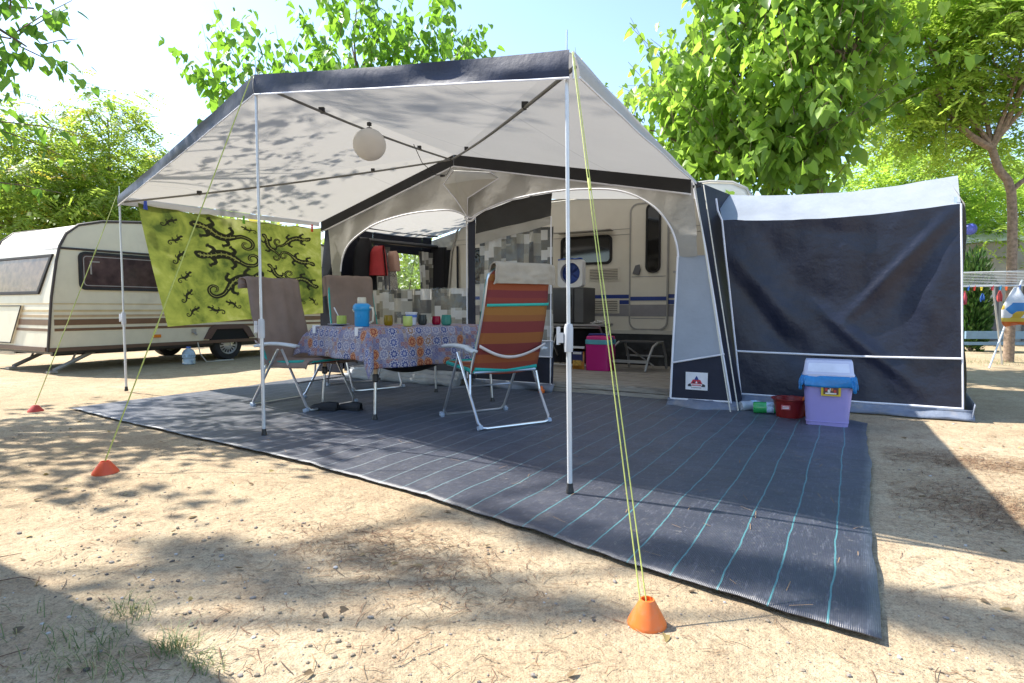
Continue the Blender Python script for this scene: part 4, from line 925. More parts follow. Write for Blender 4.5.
def cclip(a, b_, da, db, label):
    mb = MB(); q = tpos(a, b_, .745); mb.box(q, (.035, .035, .012), rz=.27); mb.box(tpos(a + da, b_ + db, .715), (.03, .012, .075), rz=.27 if db else .27 + PI / 2)
    tag(mb.build('cloth_clip', white_pl, bevel=.003), label, 'clip', 'clips holding the tablecloth')
cclip(.40, -.735, 0, -.04, 'white clip at the table end nearest the towel-draped chair'); cclip(-.36, -.735, 0, -.04, 'white clip on the cloth edge near the hanging front corner')

# things on the table; (a, b) are along the table axes
def titem(name, label, cat, a, b_, group=None): return empty(name, tuple(tpos(a, b_, .745)), label, cat, group)
def mug(a, b_, r, h, m, label, hang=0):
    t = titem('mug', label, 'mug', a, b_, 'green mugs on the table'); mb = MB()
    mb.lathe([(r * .8, 0), (r * .98, h * .12), (r, h * .5), (r * .96, h), (r * .88, h), (r * .9, h * .3), (0, h * .12)], (0, 0, 0), 24); mb.build('cup', m, t, world=False)
    mb = MB(); c, s = math.cos(hang), math.sin(hang)
    mb.tube([((r * .95 + .03 * math.sin(q)) * c, (r * .95 + .03 * math.sin(q)) * s, h * .5 + h * .32 * math.cos(q)) for q in np.linspace(0, PI, 9)], .006, 8); mb.build('handle', m, t, world=False); return t
green_c = mat('lime_ceramic', (.42, .52, .10), .3, var=.06)
pt = titem('saucer', 'pale blue saucer beneath the lime mug with the spoon', 'saucer', .32, -.57)
mb = MB(); mb.lathe([(.05, 0), (.06, .004), (.10, .014), (.102, .017), (.06, .008), (0, .007)], (0, 0, 0), 30); mb.build('dish', mat('pale_blue_ceramic', (.45, .50, .62), .3), pt, world=False)
mg = mug(.28, -.56, .046, .085, green_c, 'lime green mug holding a spoon, on the pale saucer', 2.4); mg.location.z += .009
sp = titem('spoon', 'white spoon standing in the lime mug', 'spoon', .28, -.56); mb = MB()
mb.tube([(.0, 0, .03), (-.03, -.01, .09), (-.075, -.02, .17)], [.004, .004, .006], 6); mb.lathe([(0, .018), (.012, .024), (.014, .034), (0, .045)], (0, 0, 0), 10); mb.build('spoon_body', white_pl, sp, world=False)
jg = titem('drink_cooler', 'bright blue insulated drink jug with cream cup lid and handle', 'jug', -.07, -.55)
mb = MB(); mb.lathe([(.060, 0), (.064, .006), (.066, .13), (.070, .14), (.078, .150), (.080, .175), (.074, .19), (.055, .205), (0, .207)], (0, 0, 0), 32); mb.build('jug_body', mat('bright_blue_plastic', (.02, .30, .62), .35, var=.05), jg, world=False)
mb = MB(); mb.lathe([(.036, .20), (.040, .207), (.038, .255), (.034, .26), (0, .26)], (0, 0, 0), 24); mb.build('cup_lid', mat('cream_plastic', (.66, .60, .46), .45), jg, world=False)
mb = MB(); mb.tube([(.072, .02, .17), (.10, .03, .165), (.108, .03, .12), (.10, .03, .05), (.07, .02, .03)], .010, 8); mb.tube([(-.07, -.02, .17), (-.085, -.025, .15), (-.075, -.02, .13)], .008, 8); mb.build('handle', MATS['cream_plastic'], jg, world=False)
mb = MB(); mb.box((.02, -.062, .09), (.035, .012, .02), rz=.3); mb.build('tap', MATS['bright_blue_plastic'], jg, world=False)
def tglass(name, label, a, b_, c_, r, h, candle=None):
    t = titem(name, label, 'glass', a, b_, 'coloured glasses on the table'); mb = MB()
    m, nt, b, o = _nt(name + '_mat'); b.inputs['Base Color'].default_value = rgba(c_); b.inputs['Roughness'].default_value = .12; b.inputs['Transmission Weight'].default_value = .45; b.inputs['IOR'].default_value = 1.3
    mb.lathe([(r * .7, 0), (r * .95, h * .12), (r, h * .45), (r * .85, h), (r * .78, h), (r * .9, h * .4), (0, h * .15)], (0, 0, 0), 24); mb.build('bowl', m, t, world=False)
    if candle:
        mb = MB(); mb.lathe([(r * .7, h * .2), (r * .7, h * .6), (0, h * .6)], (0, 0, 0), 16); mb.build('candle', mat('wax', (.6, .5, .35), .6), t, world=False)
tglass('amber_glass', 'amber glass tumbler right of the blue jug', 0, -.23, (.42, .28, .02), .043, .098, True)
mug(-.30, -.22, .044, .092, mat('pale_green_ceramic', (.50, .60, .16), .3), 'pale green mug standing beside the white tub', 2.6)
tb = titem('food_tub', 'white tub with a blue band behind the pale green mug', 'tub', 0, .03); mb = MB(); mb.lathe([(.045, 0), (.055, .11), (.06, .115), (.06, .125), (0, .125)], (0, 0, 0), 24); mb.build('tub_body', white_pl, tb, world=False)
mb = MB(); mb.lathe([(.0535, .075), (.0565, .10)], (0, 0, 0), 24); mb.build('band', mat('band_blue', (.1, .2, .55), .5), tb, world=False)
tglass('smoked_glass', 'grey smoked glass between the white tub and the red glass', 0, .16, (.10, .11, .10), .045, .10)
tglass('red_glass', 'crimson red candle glass on the mosaic cloth', -.08, .27, (.45, .01, .05), .045, .085, True)
tglass('teal_glass', 'teal candle glass nearest the orange striped chair', -.33, .20, (.08, .36, .28), .05, .10, True)

# ------------------------------------------------------------------ folding chairs
sm_, nt, b, o = _nt('orange_stripe_fabric')
uv = N(nt, 'ShaderNodeUVMap').outputs[0]; s = N(nt, 'ShaderNodeSeparateXYZ'); nt.links.new(uv, s.inputs[0])
st = [(0, (.42, .07, .025)), (.10, (.50, .12, .025)), (.19, (.33, .045, .03)), (.30, (.50, .15, .025)), (.41, (.36, .05, .035)), (.52, (.48, .15, .03)), (.585, (.55, .21, .03)), (.67, (.40, .06, .03)), (.75, (.33, .04, .035)), (.82, (.50, .10, .02)), (.90, (.55, .18, .02)), (.96, (.44, .07, .02))]
st = [(p_, (c0[0] * .72, c0[1] * .78 + .006, c0[2] * .8 + .012)) for p_, c0 in st]; fr_ = s.outputs[1]
c_ = ramp(nt, fr_, st, 'CONSTANT').outputs[0]
nz = noise(nt, coord(nt), 140, 2); c_ = mixc(nt, .25, c_, nz.outputs[0], 'MULTIPLY'); nt.links.new(c_, b.inputs['Base Color']); b.inputs['Roughness'].default_value = .75; bump(nt, b, nz.outputs[0], .2, .002)
translucent(nt, b, o, c_, .15)
ch_alu = mat('chair_tube', (.66, .69, .73), .28, .85, var=.05); arm_m = mat('armrest_grey', (.55, .60, .64), .45)
corner_b = mat('corner_blue_grey', (.35, .42, .52), .5)
BB = Vector((0, -.17, .44)); BT = Vector((0, -.43, 1.27))   # backrest bottom and top on the centre line
def make_chair(label):
    t = empty('folding_chair', (0, 0, 0), label, 'chair', 'high-back folding chairs round the table')
    W = .30
    def bk(u, v, d):  # u across, v up, d out of the front face
        p = BB.lerp(BT, v); up = (BT - BB).normalized(); n_ = Vector((0, up.z, -up.y)); w_ = W * (1 - .10 * v) - (.06 * max(0, (v - .9) / .1) ** 2)
        curve = .03 * math.sin(v * PI) - .02 * v * v
        return p + Vector((lerp(-w_, w_, u), 0, 0)) + n_ * (d - curve)
    mb = MB(); mb.grid(lambda u, v: tuple(bk(lerp(.0, 1.0, u), lerp(.01, .99, v), -.004 - .012 * math.sin(u * PI))), 12, 24); bkf = mb.build('backrest', sm_, t, world=False, solid=.012)
    mb = MB(); rim = [bk(.0, .0, .015)] + [bk(0, v, .015) for v in np.linspace(.1, .94, 8)] + [bk(.03, .985, .015), bk(.12, 1, .015), bk(.5, 1.005, .015), bk(.88, 1, .015), bk(.97, .985, .015)] + [bk(1, v, .015) for v in np.linspace(.94, .1, 8)] + [bk(1, 0, .015)]
    mb.tube(rim, .012, 8, closed=True); mb.build('back_frame', ch_alu, t, world=False)
    mb = MB(); rim2 = [p + (BT - BB).normalized().cross(Vector((1, 0, 0))) * .004 for p in rim]; mb.tube(rim2, .012, 8, closed=True); mb.tube([bk(.02, .05, -.015), bk(.5, .02, -.018), bk(.98, .05, -.015)], .014, 8)
    mb.build('padding_edge', teal_fab, t, world=False)
    mb = MB(); mb.grid(lambda u, v: tuple(bk(u, .68 + .013 * (v - .5) * 2 + .012 * u, -.03)), 6, 1); mb.build('elastic_band', mat('teal_band', (.03, .42, .34), .7), bkf, world=False, solid=.003)
    mb = MB(); mb.grid(lambda u, v: tuple(bk(lerp(-.02, 1.02, u), .30 - .12 * math.sin(u * PI) + .03 * (v - .5), -.045 - .01 * math.sin(u * PI))), 20, 1); mb.build('carry_strap', mat('strap_white', (.66, .60, .58), .7), bkf, world=False, solid=.003)
    mb = MB(); mb.grid(lambda u, v: (lerp(-.27, .27, u), lerp(-.19, .33, v), .455 + .035 * v - .02 * math.sin(u * PI) - .012 * math.sin(v * PI)), 10, 12); mb.build('seat', sm_, t, world=False, solid=.03)
    mb = MB(); mb.tube([(-.28, -.19, .445), (-.28, .3, .475), (-.24, .345, .48), (.24, .345, .48), (.28, .3, .475), (.28, -.19, .445)], .012, 8, closed=True); mb.build('seat_frame', ch_alu, t, world=False)
    mb = MB(); mb.tube([(-.285, -.18, .455), (-.285, .3, .487), (-.24, .36, .49), (.24, .36, .49), (.285, .3, .487), (.285, -.18, .455)], .017, 8, closed=True); mb.build('padding_edge', teal_fab, t, world=False)
    X = .325
    # rear U and front U legs, their tops meet under the armrest
    mb = MB(); rp = [(-X, .02, .60), (-X, -.33, .06), (-X + .02, -.355, .025), (-X + .06, -.36, .018), (X - .06, -.36, .018), (X - .02, -.355, .025), (X, -.33, .06), (X, .02, .60)]
    mb.tube(rp, .0115, 8); mb.build('rear_leg', ch_alu, t, world=False)
    mb = MB(); mb.tube([(-X + .024, .04, .60), (-X + .024, .34, .06), (-X + .05, .36, .02), (-X + .1, .365, .018), (X - .1, .365, .018), (X - .05, .36, .02), (X - .024, .34, .06), (X - .024, .04, .60)], .0115, 8); mb.tube([(-X + .03, .22, .275), (X - .03, .22, .275)], .008, 8); mb.build('front_leg', ch_alu, t, world=False)
    mb = MB()
    for sx_ in (-1, 1):
        for yy in (-.345, .35): mb.box((sx_ * (X - .008), yy, .022), (.034, .05, .036), rx=-.4 if yy < 0 else .4)
    mb.build('corner_foot', corner_b, t, world=False, bevel=.006)
    mb = MB(); mb.tube([(-.285, -.19, .445), (.285, -.19, .445)], .012, 8)
    for sx_ in (-1, 1): mb.tube([(sx_ * .31, -.17, .43), (sx_ * X, -.2, .27)], .010, 6)
    mb.build('rear_rail', ch_alu, t, world=False)
    for sx_ in (-1, 1):
        mb = MB(); mb.grid(lambda u, v: (sx_ * (X + lerp(-.028, .03, u)), lerp(-.27, .27, v), .632 + .018 * math.sin(v * PI) - .012 * abs(u - .5) * 2 + (.012 if v > .2 else 0)), 4, 14); mb.build('armrest', arm_m, t, world=False, solid=.022, bevel=.004)
    return t
ch0 = make_chair('orange striped folding chair seen from behind, beige towel over its top')
ch0.location = (-2.60, 4.235, .014); ch0.rotation_euler = (0, 0, R(61))
ch1 = copy_tree(ch0); ch1.location = (-4.60, 3.99, .014); ch1.rotation_euler = (0, 0, R(-88)); ch1['label'] = 'folding chair by the canopy pole, fully covered by a brown towel'
ch2 = copy_tree(ch0); ch2.location = (-5.02, 5.25, .014); ch2.rotation_euler = (0, 0, R(-112)); ch2['label'] = 'folding chair behind the table against the batik, draped with brown towel'
# towels: cloth that follows the backrest over the top
def towel(ch, front_len, back_len, seat, m, label, rough=.012, wid=.33, seed=0):
    up = (BT - BB).normalized(); n_ = Vector((0, up.z, -up.y)); path = []
    top = BT + up * .035
    def on(v): return BB.lerp(BT, v) - n_ * (.03 * math.sin(v * PI) - .02 * v * v)
    pts = []
    if back_len: pts += [on(1 - back_len * k / 4) - n_ * (.062) for k in range(4, -1, -1)]
    pts += [top - n_ * .03 + up * .01, top + up * .022, top + n_ * .045 + up * .005]
    vmin = 1 - front_len
    pts += [on(lerp(1, vmin, k / 6)) + n_ * .045 for k in range(7)]
    if seat: pts += [Vector((0, -.10, .50)), Vector((0, .05, .485)), Vector((0, .2, .495)), Vector((0, .34, .512)), Vector((0, .375, .495))]
    sp_ = smooth_poly(pts, 4); n = len(sp_)
    def f(u, v):
        x = v * (n - 1); i = min(int(x), n - 2); p = sp_[i].lerp(sp_[i + 1], x - i)
        ww = wid * (1 - .06 * math.sin(v * 3))
        ed = max(0, abs(u - .5) * 2 - .86) / .14
        q = Vector((lerp(-ww, ww, u) + .012 * mnoise.noise(Vector((v * 5, seed, u))), 0, 0)) + p
        k = rough * (1.6 * mnoise.noise(Vector((u * 3, v * 5, seed))) + .9 * mnoise.noise(Vector((u * 8, v * 9, seed + 4))))
        nn = n_ if not (seat and v > .72) else Vector((0, 0, 1))
        q = q + nn * k - nn * (.035 * ed ** 1.5)
        if seat and v > .75: q.z -= .04 * ed * ed
        return tuple(q)
    mb = MB(); mb.grid(f, 30, 60)
    o_ = mb.build('towel', m, solid=.010); o_.location = ch.location; o_.rotation_euler = ch.rotation_euler
    return tag(o_, label, 'towel')
beige_t = mat('beige_towel', (.38, .335, .27), .95, var=.1, vscale=10, bscale=120, bstr=.5, bdist=.006); brown_t = mat('brown_towel', (.235, .175, .145), .95, var=.12, vscale=6, bscale=120, bstr=.5, bdist=.006)
towel(ch0, .85, .11, False, beige_t, 'beige terry towel folded over the top of the orange chair', .010, .275, 1)
towel(ch1, .97, .05, True, brown_t, 'brown towel covering the back and seat of the chair by the pole', .018, .335, 3)
towel(ch2, .97, .2, True, brown_t, 'brown towel hung over the chair behind the table', .016, .31, 6)

for o_ in (ch1,) + tuple(x for x in bpy.data.objects if x.name.startswith('towel') and 'pole' in x['label']): o_.scale = (1, 1, .93)
for o_ in (ch0,) + tuple(x for x in bpy.data.objects if x.name.startswith('towel') and 'orange' in x['label']): o_.scale = (1, 1, .965)
# shoes below the table
def shoe(x, y, rz, label):
    mb = MB(); pr = []
    def f(u, v):
        y_ = lerp(-.14, .14, v); wd = interp([(-.14, .02), (-.11, .036), (0, .036), (.08, .05), (.125, .036), (.14, .01)], y_); hh = interp([(-.14, .07), (-.05, .075), (.02, .06), (.1, .045), (.14, .02)], y_)
        a = u * PI; return (wd * math.cos(a) * (1 if math.sin(a) < .9 else 1), y_, .004 + hh * math.sin(a) ** .7)
    mb.grid(f, 12, 14); mb.box((0, 0, .008), (.075, .26, .014)); o_ = mb.build('shoe', mat('shoe_black', (.015, .016, .02), .7, bscale=30), solid=.004)
    o_.location = (x, y, .016); o_.rotation_euler = (0, 0, rz); tag(o_, label, 'shoe', 'black shoes under the table')
shoe(-4.20, 3.86, 1.9, 'black shoe lying left, by the table leg under the cloth'); shoe(-4.0, 3.98, 1.6, 'black shoe lying right of its twin beneath the table')
# ------------------------------------------------------------------ inside the awning: stand, fridge, fan, cooler, bag, step
stn = empty('camp_stand', (-3.38, 7.78, .13), 'low grey folding stand carrying the small fridge', 'stand')
mb = MB(); mb.box((-3.38, 7.78, .715), (.86, .5, .03)); mb.build('stand_top', mat('stand_grey', (.32, .31, .30), .6), stn, bevel=.005)
for x in (-3.78, -2.98):
    mb = MB(); mb.tube([(x, 7.58, .70), (x + .04, 7.98, .135)], .012, 8); mb.tube([(x, 7.98, .70), (x + .04, 7.58, .135)], .012, 8); mb.build('leg', alu, stn)
mb = MB(); mb.tube([(-3.74, 7.6, .16), (-2.94, 7.6, .16)], .011, 8); mb.tube([(-3.78, 7.56, .68), (-2.98, 7.56, .68)], .010, 8); mb.build('stretcher', alu, stn)
mb = MB(); mb.grid(lambda u, v: (lerp(-3.8, -3.0, u), 7.86 + .03 * math.sin(u * 12), lerp(.16, .69, v)), 14, 4); mb.build('storage_pocket', black_cloth, stn)
fr = empty('mini_fridge', (-3.48, 7.80, .73), 'dark grey mini fridge on the stand beneath the fan', 'fridge')
mb = MB(); mb.box((-3.48, 7.80, .985), (.52, .44, .50)); mb.build('cabinet', mat('fridge_grey', (.05, .05, .052), .4), fr, bevel=.012)
mb = MB(); mb.box((-3.54, 7.57, .985), (.36, .03, .48)); d_ = mb.build('door', mat('fridge_door', (.065, .065, .068), .35), fr, bevel=.008)
mb = MB(); mb.box((-3.40, 7.548, 1.05), (.02, .02, .16)); mb.build('handle', black_pl, d_)
mb = MB(); mb.box((-3.28, 7.572, .985), (.13, .015, .46)); mb.build('control_panel', mat('fridge_panel', (.11, .11, .11), .5), fr)
fa = empty('desk_fan', (-3.48, 7.76, 1.235), 'white box fan with deep blue round grille on the fridge', 'fan')
mb = MB(); f3 = lambda a, b_, d: (-3.48 + a, 7.70 + d, 1.47 + b_)
ring_frame(mb, [(a, b_) for a, b_ in rrect(.44, .44, .05, 6)], [(.175 * math.cos(2 * PI * (k + .5) / 28), .175 * math.sin(2 * PI * (k + .5) / 28)) for k in range(28)], f3, 0, .13)
mb.build('housing', white_pl, fa, smooth=False)
mb = MB(); mb.prism([(.178 * math.cos(2 * PI * k / 28), .178 * math.sin(2 * PI * k / 28)) for k in range(28)], f3, .10, .11); mb.build('back_grille', mat('fan_blue', (.015, .045, .26), .4), fa)
mb = MB()
for k in range(5):
    a = 2 * PI * k / 5; mb.grid(lambda u, v: (-3.48 + math.cos(a + (v - .5) * .9 * (.4 + u)) * lerp(.03, .15, u), 7.765 + .02 * (v - .5), 1.47 + math.sin(a + (v - .5) * .9 * (.4 + u)) * lerp(.03, .15, u)), 4, 4)
mb.build('blades', mat('fan_blade_blue', (.03, .08, .36), .35), fa, solid=.003)
mb = MB()
for r0 in np.linspace(.03, .165, 7): mb.tube([(-3.48 + r0 * math.cos(q), 7.705, 1.47 + r0 * math.sin(q)) for q in np.linspace(0, 2 * PI, 25)[:-1]], .0018, 4, closed=True)
mb.build('front_grille', mat('grille_blue', (.04, .09, .32), .4), fa)
mb = MB(); mb.box((-3.48, 7.76, 1.243), (.30, .14, .02)); mb.build('base', white_pl, fa)
mb = MB()
for k in range(6): mb.lathe([(.03, 0), (.035, .008), (.01, .014)], (-3.66 + .07 * k, 7.70, 1.69 + .012 * (k % 2)), 8)
mb.tube([(-3.7, 7.72, 1.695), (-3.27, 7.72, 1.70)], .012, 6); mb.build('fan_bunting', mat('bunting_blue', (.03, .10, .48), .6, var=.5, vscale=40), fa)
cr = MB(); 
for k in range(4): cr.tube([(-3.10 + .05 * math.cos(q + k) + .03 * k, 7.68 + .05 * math.sin(q + k), .735 + .012 * k + .01 * math.sin(q * 2)) for q in np.linspace(0, 5.5, 12)], .011, 6)
tag(cr.build('coiled_cloth', mat('rag_pale', (.5, .48, .46), .85)), 'pale crumpled cloth lying on the stand beside the fridge', 'cloth')
cb = empty('cooler_box', (-2.90, 7.42, .13), 'magenta cool box with turquoise rim and pink lid beside the step', 'cool box')
mb = MB(); mb.prism(rrect(.33, .27, .05), lambda a, b_, d: (-2.90 + a * (1 + .12 * d), 7.42 + b_ * (1 + .12 * d), .13 + d), 0, .345); mb.build('box_body', mat('magenta_plastic', (.50, .012, .20), .45, var=.05), cb, bevel=.006)
mb = MB(); mb.prism(rrect(.355, .295, .06), lambda a, b_, d: (-2.90 + a, 7.42 + b_, .475 + d), 0, .06); mb.build('rim', mat('turquoise_plastic', (.12, .42, .50), .45), cb, bevel=.006)
mb = MB(); mb.prism(rrect(.34, .28, .06), lambda a, b_, d: (-2.90 + a * (1 - d), 7.42 + b_ * (1 - d), .535 + d), 0, .045); mb.build('lid', mat('pink_plastic', (.62, .03, .22), .45), cb, bevel=.01)
mb = MB(); mb.tube([(-3.075, 7.42, .50), (-3.08, 7.40, .56), (-3.04, 7.38, .60), (-2.84, 7.38, .605), (-2.73, 7.40, .56), (-2.725, 7.42, .50)], .014, 8); mb.build('handle', mat('navy_plastic', (.03, .04, .22), .45), cb)
bg_ = empty('snack_bag', (-3.19, 7.36, .13), 'small orange and navy snack bag standing on the deck', 'bag')
mb = MB(); mb.grid(lambda u, v: (-3.19 + lerp(-.085, .085, u), 7.36 - .035 * math.sin(u * PI) * math.sin(min(1, v * 1.3) * PI) , .13 + .30 * v), 8, 10, 0); mb.grid(lambda u, v: (-3.19 + lerp(.085, -.085, u), 7.36 + .035 * math.sin(u * PI) * math.sin(min(1, v * 1.3) * PI), .13 + .30 * v), 8, 10, 0)
mb.build('pouch', mat('bag_orange', (.50, .20, .03), .3, var=.4, vscale=14), bg_)
mb = MB(); mb.box((-3.19, 7.322, .31), (.15, .01, .13)); mb.box((-3.19, 7.318, .35), (.12, .008, .03), mi=1); mb.box((-3.19, 7.318, .22), (.12, .012, .07), mi=2); mb.box((-3.19, 7.345, .425), (.18, .012, .03), mi=1); mb.build('print_panel', [mat('bag_navy', (.03, .04, .14), .4), white_pl, mat('bag_gold', (.55, .34, .08), .4, var=.5, vscale=30)], bg_)
stp = empty('caravan_step', (-2.5, 7.62, .13), 'single grey tubular entry step before the caravan door', 'step')
mb = MB()
for x in (-2.76, -2.24): mb.tube([(x - .05, 7.40, .14), (x - .02, 7.44, .30), (x + .02, 7.50, .45), (x + .06, 7.56, .50), (x + .06, 7.80, .50), (x + .07, 7.92, .30), (x + .07, 7.96, .14)], .017, 8)
mb.build('side_frame', mat('step_grey', (.36, .36, .35), .4, .5), stp)
mb = MB(); mb.box((-2.44, 7.69, .505), (.52, .27, .025)); mb.build('tread', mat('tread_dark', (.05, .05, .05), .7, bscale=60), stp, bevel=.006)
mb = MB(); mb.box((-2.50, 7.43, .26), (.5, .05, .035)); mb.tube([(-2.72, 7.93, .3), (-2.2, 7.93, .3)], .013, 8); mb.tube([(-2.70, 7.90, .42), (-2.24, 7.60, .20)], .010, 6); mb.build('brace', MATS['step_grey'], stp)
# hanging clothes in the left corner
mb = MB()
def garment(cx, cy, w_, z0, z1, m, label, name='hanging_jacket', ph=0, cat='jacket'):
    mb = MB(); mb.grid(lambda u, v: (cx + .10 * math.cos(u * 2 * PI) * (.5 + .5 * (1 - v) + .25) + .025 * math.sin(u * 14 + ph), cy + w_ * math.sin(u * 2 * PI) * interp([(0, 1), (.75, .9), (.9, .65), (1, .15)], v) * (1 + .12 * math.sin(u * 17 + ph)), lerp(z0, z1, v)), 40, 14); return tag(mb.build(name, m), label, cat)
garment(-6.22, 6.52, .22, .75, 1.96, black_cloth, 'black jacket hanging in the left corner of the awning')
garment(-6.02, 6.62, .13, 1.42, 1.85, mat('red_cloth', (.42, .03, .035), .7, var=.12, bscale=9, bdist=.03), 'red swim bag hanging over the black jacket', 'swim_bag', 2, 'bag')
garment(-6.0, 6.92, .08, 1.5, 1.80, mat('tan_cloth', (.45, .28, .22), .8), 'small tan hat hanging beside the red bag', 'sun_hat', 4, 'hat')
mb = MB(); mb.tube([(-6.0, 6.68, 1.85), (-5.98, 6.70, 1.5), (-6.0, 6.74, 1.1)], .015, 6); mb.tube([(-5.99, 6.73, 1.8), (-5.96, 6.77, 1.45), (-5.99, 6.80, 1.15)], .012, 6); tag(mb.build('dangling_strap', mat('strap_grey', (.12, .12, .13), .6, var=.6, vscale=40)), 'grey patterned strap dangling below the red bag', 'strap')
cbx = empty('storage_cupboard', (-5.95, 6.75, .13), 'low slate fabric cupboard left of the patchwork half curtain', 'cupboard')
mb = MB(); mb.box((-5.9, 6.6, .60), (.5, .5, .95)); mb.build('cupboard_body', MATS['slate_fabric'], cbx, bevel=.02)
mb = MB(); mb.tube([(-5.9, 6.345, .2), (-5.9, 6.345, 1.0)], .008, 6); mb.build('zip', black_pl, cbx)

# ------------------------------------------------------------------ bin, bowl and bottles by the annex
lil = mat('lilac_plastic', (.31, .27, .58), .42, var=.04, dirt=((.3, .28, .4), 7, .3)); lid_m = mat('lid_lilac_white', (.52, .55, .70), .4, var=.04)
bn = empty('swing_bin', (-.17, 5.44, .012), 'lilac swing-lid bin with a blue bag liner by the annex', 'bin', rz=R(2))
mb = MB(); mb.prism(rrect(1, 1, .14), lambda a, b_, d: (a * (.27 + .05 * d / .36), b_ * (.23 + .04 * d / .36), d), 0, .36); mb.prism(rrect(1, 1, .14), lambda a, b_, d: (a * .283, b_ * .243, d), .03, .037); mb.build('bin_body', lil, bn, world=False, bevel=.006)
mb = MB()
def lidf(u, v):
    return 0
prof_l = [(.335, .28, .385), (.335, .28, .405), (.325, .27, .415), (.308, .18, .50), (.298, .16, .512)]
vs = []; fs = []; rr = rrect(1, 1, .12); n = len(rr)
for w_, d_, z in prof_l: vs += [(a * w_, b_ * d_, z) for a, b_ in rr]
for i in range(len(prof_l) - 1): fs += [(i * n + k, i * n + (k + 1) % n, (i + 1) * n + (k + 1) % n, (i + 1) * n + k) for k in range(n)]
fs.append(tuple(range((len(prof_l) - 1) * n, len(prof_l) * n))); mb.add(vs, fs); ld = mb.build('lid', lid_m, bn, world=False, angle=25)
mb = MB(); q0 = lambda a, b_, d: (a, lerp(-.128, -.104, (b_ - .43) / .09) - .004 - d, b_)
mb.prism([(-.135, .425), (.135, .425), (.128, .49), (-.128, .49)], lambda a, b_, d: (a, lerp(-.1325, -.0875, (b_ - .415) / .085) - d, b_), .0, .004); mb.build('swing_flap', mat('flap_pale', (.66, .70, .82), .4), ld, world=False, smooth=False)
mb = MB()
def liner(u, v):
    a = u * 2 * PI; k = len(rr); x = u * n; i = int(x) % n; p = Vector(rr[i]).lerp(Vector(rr[(i + 1) % n]), x - int(x))
    hem = .30 + .022 * math.sin(a * 3 + 1) + .012 * math.sin(a * 8); bul = 1.0 + .05 * math.sin(v * PI) + .02 * math.sin(a * 13 + v * 4) + .02 * math.sin(a * 29)
    sc = lerp(1.10, 1.0, v) * bul
    return (p.x * .335 * sc, p.y * .28 * sc, lerp(hem, .395, v))
mb.grid(liner, 120, 6); mb.build('bag_liner', mat('blue_bag_film', (.03, .26, .62), .3, var=.2, vscale=14, bscale=40, bstr=.4, transl=.2), bn, world=False, solid=.002)
mb = MB(); mb.box((.02, -.146, .285), (.125, .004, .085), rx=.0); mb.box((.02, -.149, .285), (.095, .004, .06), mi=1)
for k, (a, c_) in enumerate(((-.03, 2), (-.012, 3), (.006, 4), (.026, 2), (.0, 3))): mb.box((.02 + a, -.152, .293 - .012 * (k % 2)), (.016, .003, .022), mi=c_)
mb.box((.02, -.152, .263), (.07, .003, .010), mi=3)
mb.build('sticker', [mat('sticker_yellow', (.62, .44, .02), .5), mat('sticker_dark', (.10, .04, .03), .5), mat('sticker_red', (.5, .04, .03), .5), mat('sticker_white', (.7, .68, .62), .5), mat('sticker_orange', (.6, .2, .03), .5)], bn, world=False, smooth=False)
wb = empty('wash_bowl', (-.46, 5.62, .012), 'dark red plastic wash bowl left of the bin', 'bowl')
mb = MB(); mb.lathe([(.095, 0), (.105, .006), (.135, .15), (.152, .158), (.152, .166), (.13, .162), (.10, .02), (0, .015)], (0, 0, 0), 36); mb.build('bowl_body', mat('dark_red_plastic', (.22, .012, .012), .4), wb, world=False)
mb = MB(); mb.box((-.02, -.136, .10), (.07, .004, .04)); mb.box((-.02, -.139, .105), (.05, .003, .006), mi=1); mb.box((-.02, -.139, .093), (.05, .003, .006), mi=1); mb.build('price_label', [mat('label_pink', (.5, .12, .14), .5), white_pl], wb, world=False, smooth=False)
green_pet = mat('green_pet', (.03, .38, .10), .18, spec=.7, var=.3); clear_pet = mat('clear_pet', (.42, .48, .55), .15, spec=.7, var=.3)
bottle('drink_bottle', -.76, 5.66, .065, .05, .27, green_pet, 'green plastic bottle lying at the foot of the annex', group='bottles beside the bowl', lay=(R(88), 0, R(100)))
bottle('drink_bottle', -.66, 5.74, .06, .048, .25, mat('cyan_pet', (.10, .42, .62), .2), 'pale blue bottle lying behind the red bowl', group='bottles beside the bowl', lay=(R(86), 0, R(75)))
bottle('drink_bottle', -.88, 5.74, .055, .045, .25, clear_pet, 'clear bottle with blue cap lying nearest the awning corner', group='bottles beside the bowl', lay=(R(88), 0, R(130)))
bottle('cleaner_bottle', -.335, 5.72, .0, .042, .22, mat('orange_bottle', (.55, .14, .02), .35), 'upright orange bottle between the bowl and the bin', mat('grey_cap', (.3, .3, .32), .4), 'bottles beside the bowl')
bottle('cleaner_bottle', -.285, 5.78, .0, .035, .16, mat('blue_bottle', (.02, .10, .45), .35), 'small deep blue bottle tucked behind the lilac bin', white_pl, 'bottles beside the bowl')
mb = MB(); mb.lathe([(.035, 0), (.035, .03), (.02, .035), (.012, .07), (0, .075)], (-2.98, 5.86, .016), 14); tag(mb.build('peg_cone', orange_pl), 'small orange peg cone at the foot of the centre curtain panel', 'peg cone')

bn.scale = (1.10, 1.08, 1.02)
fa.scale = (.86, .86, .86)
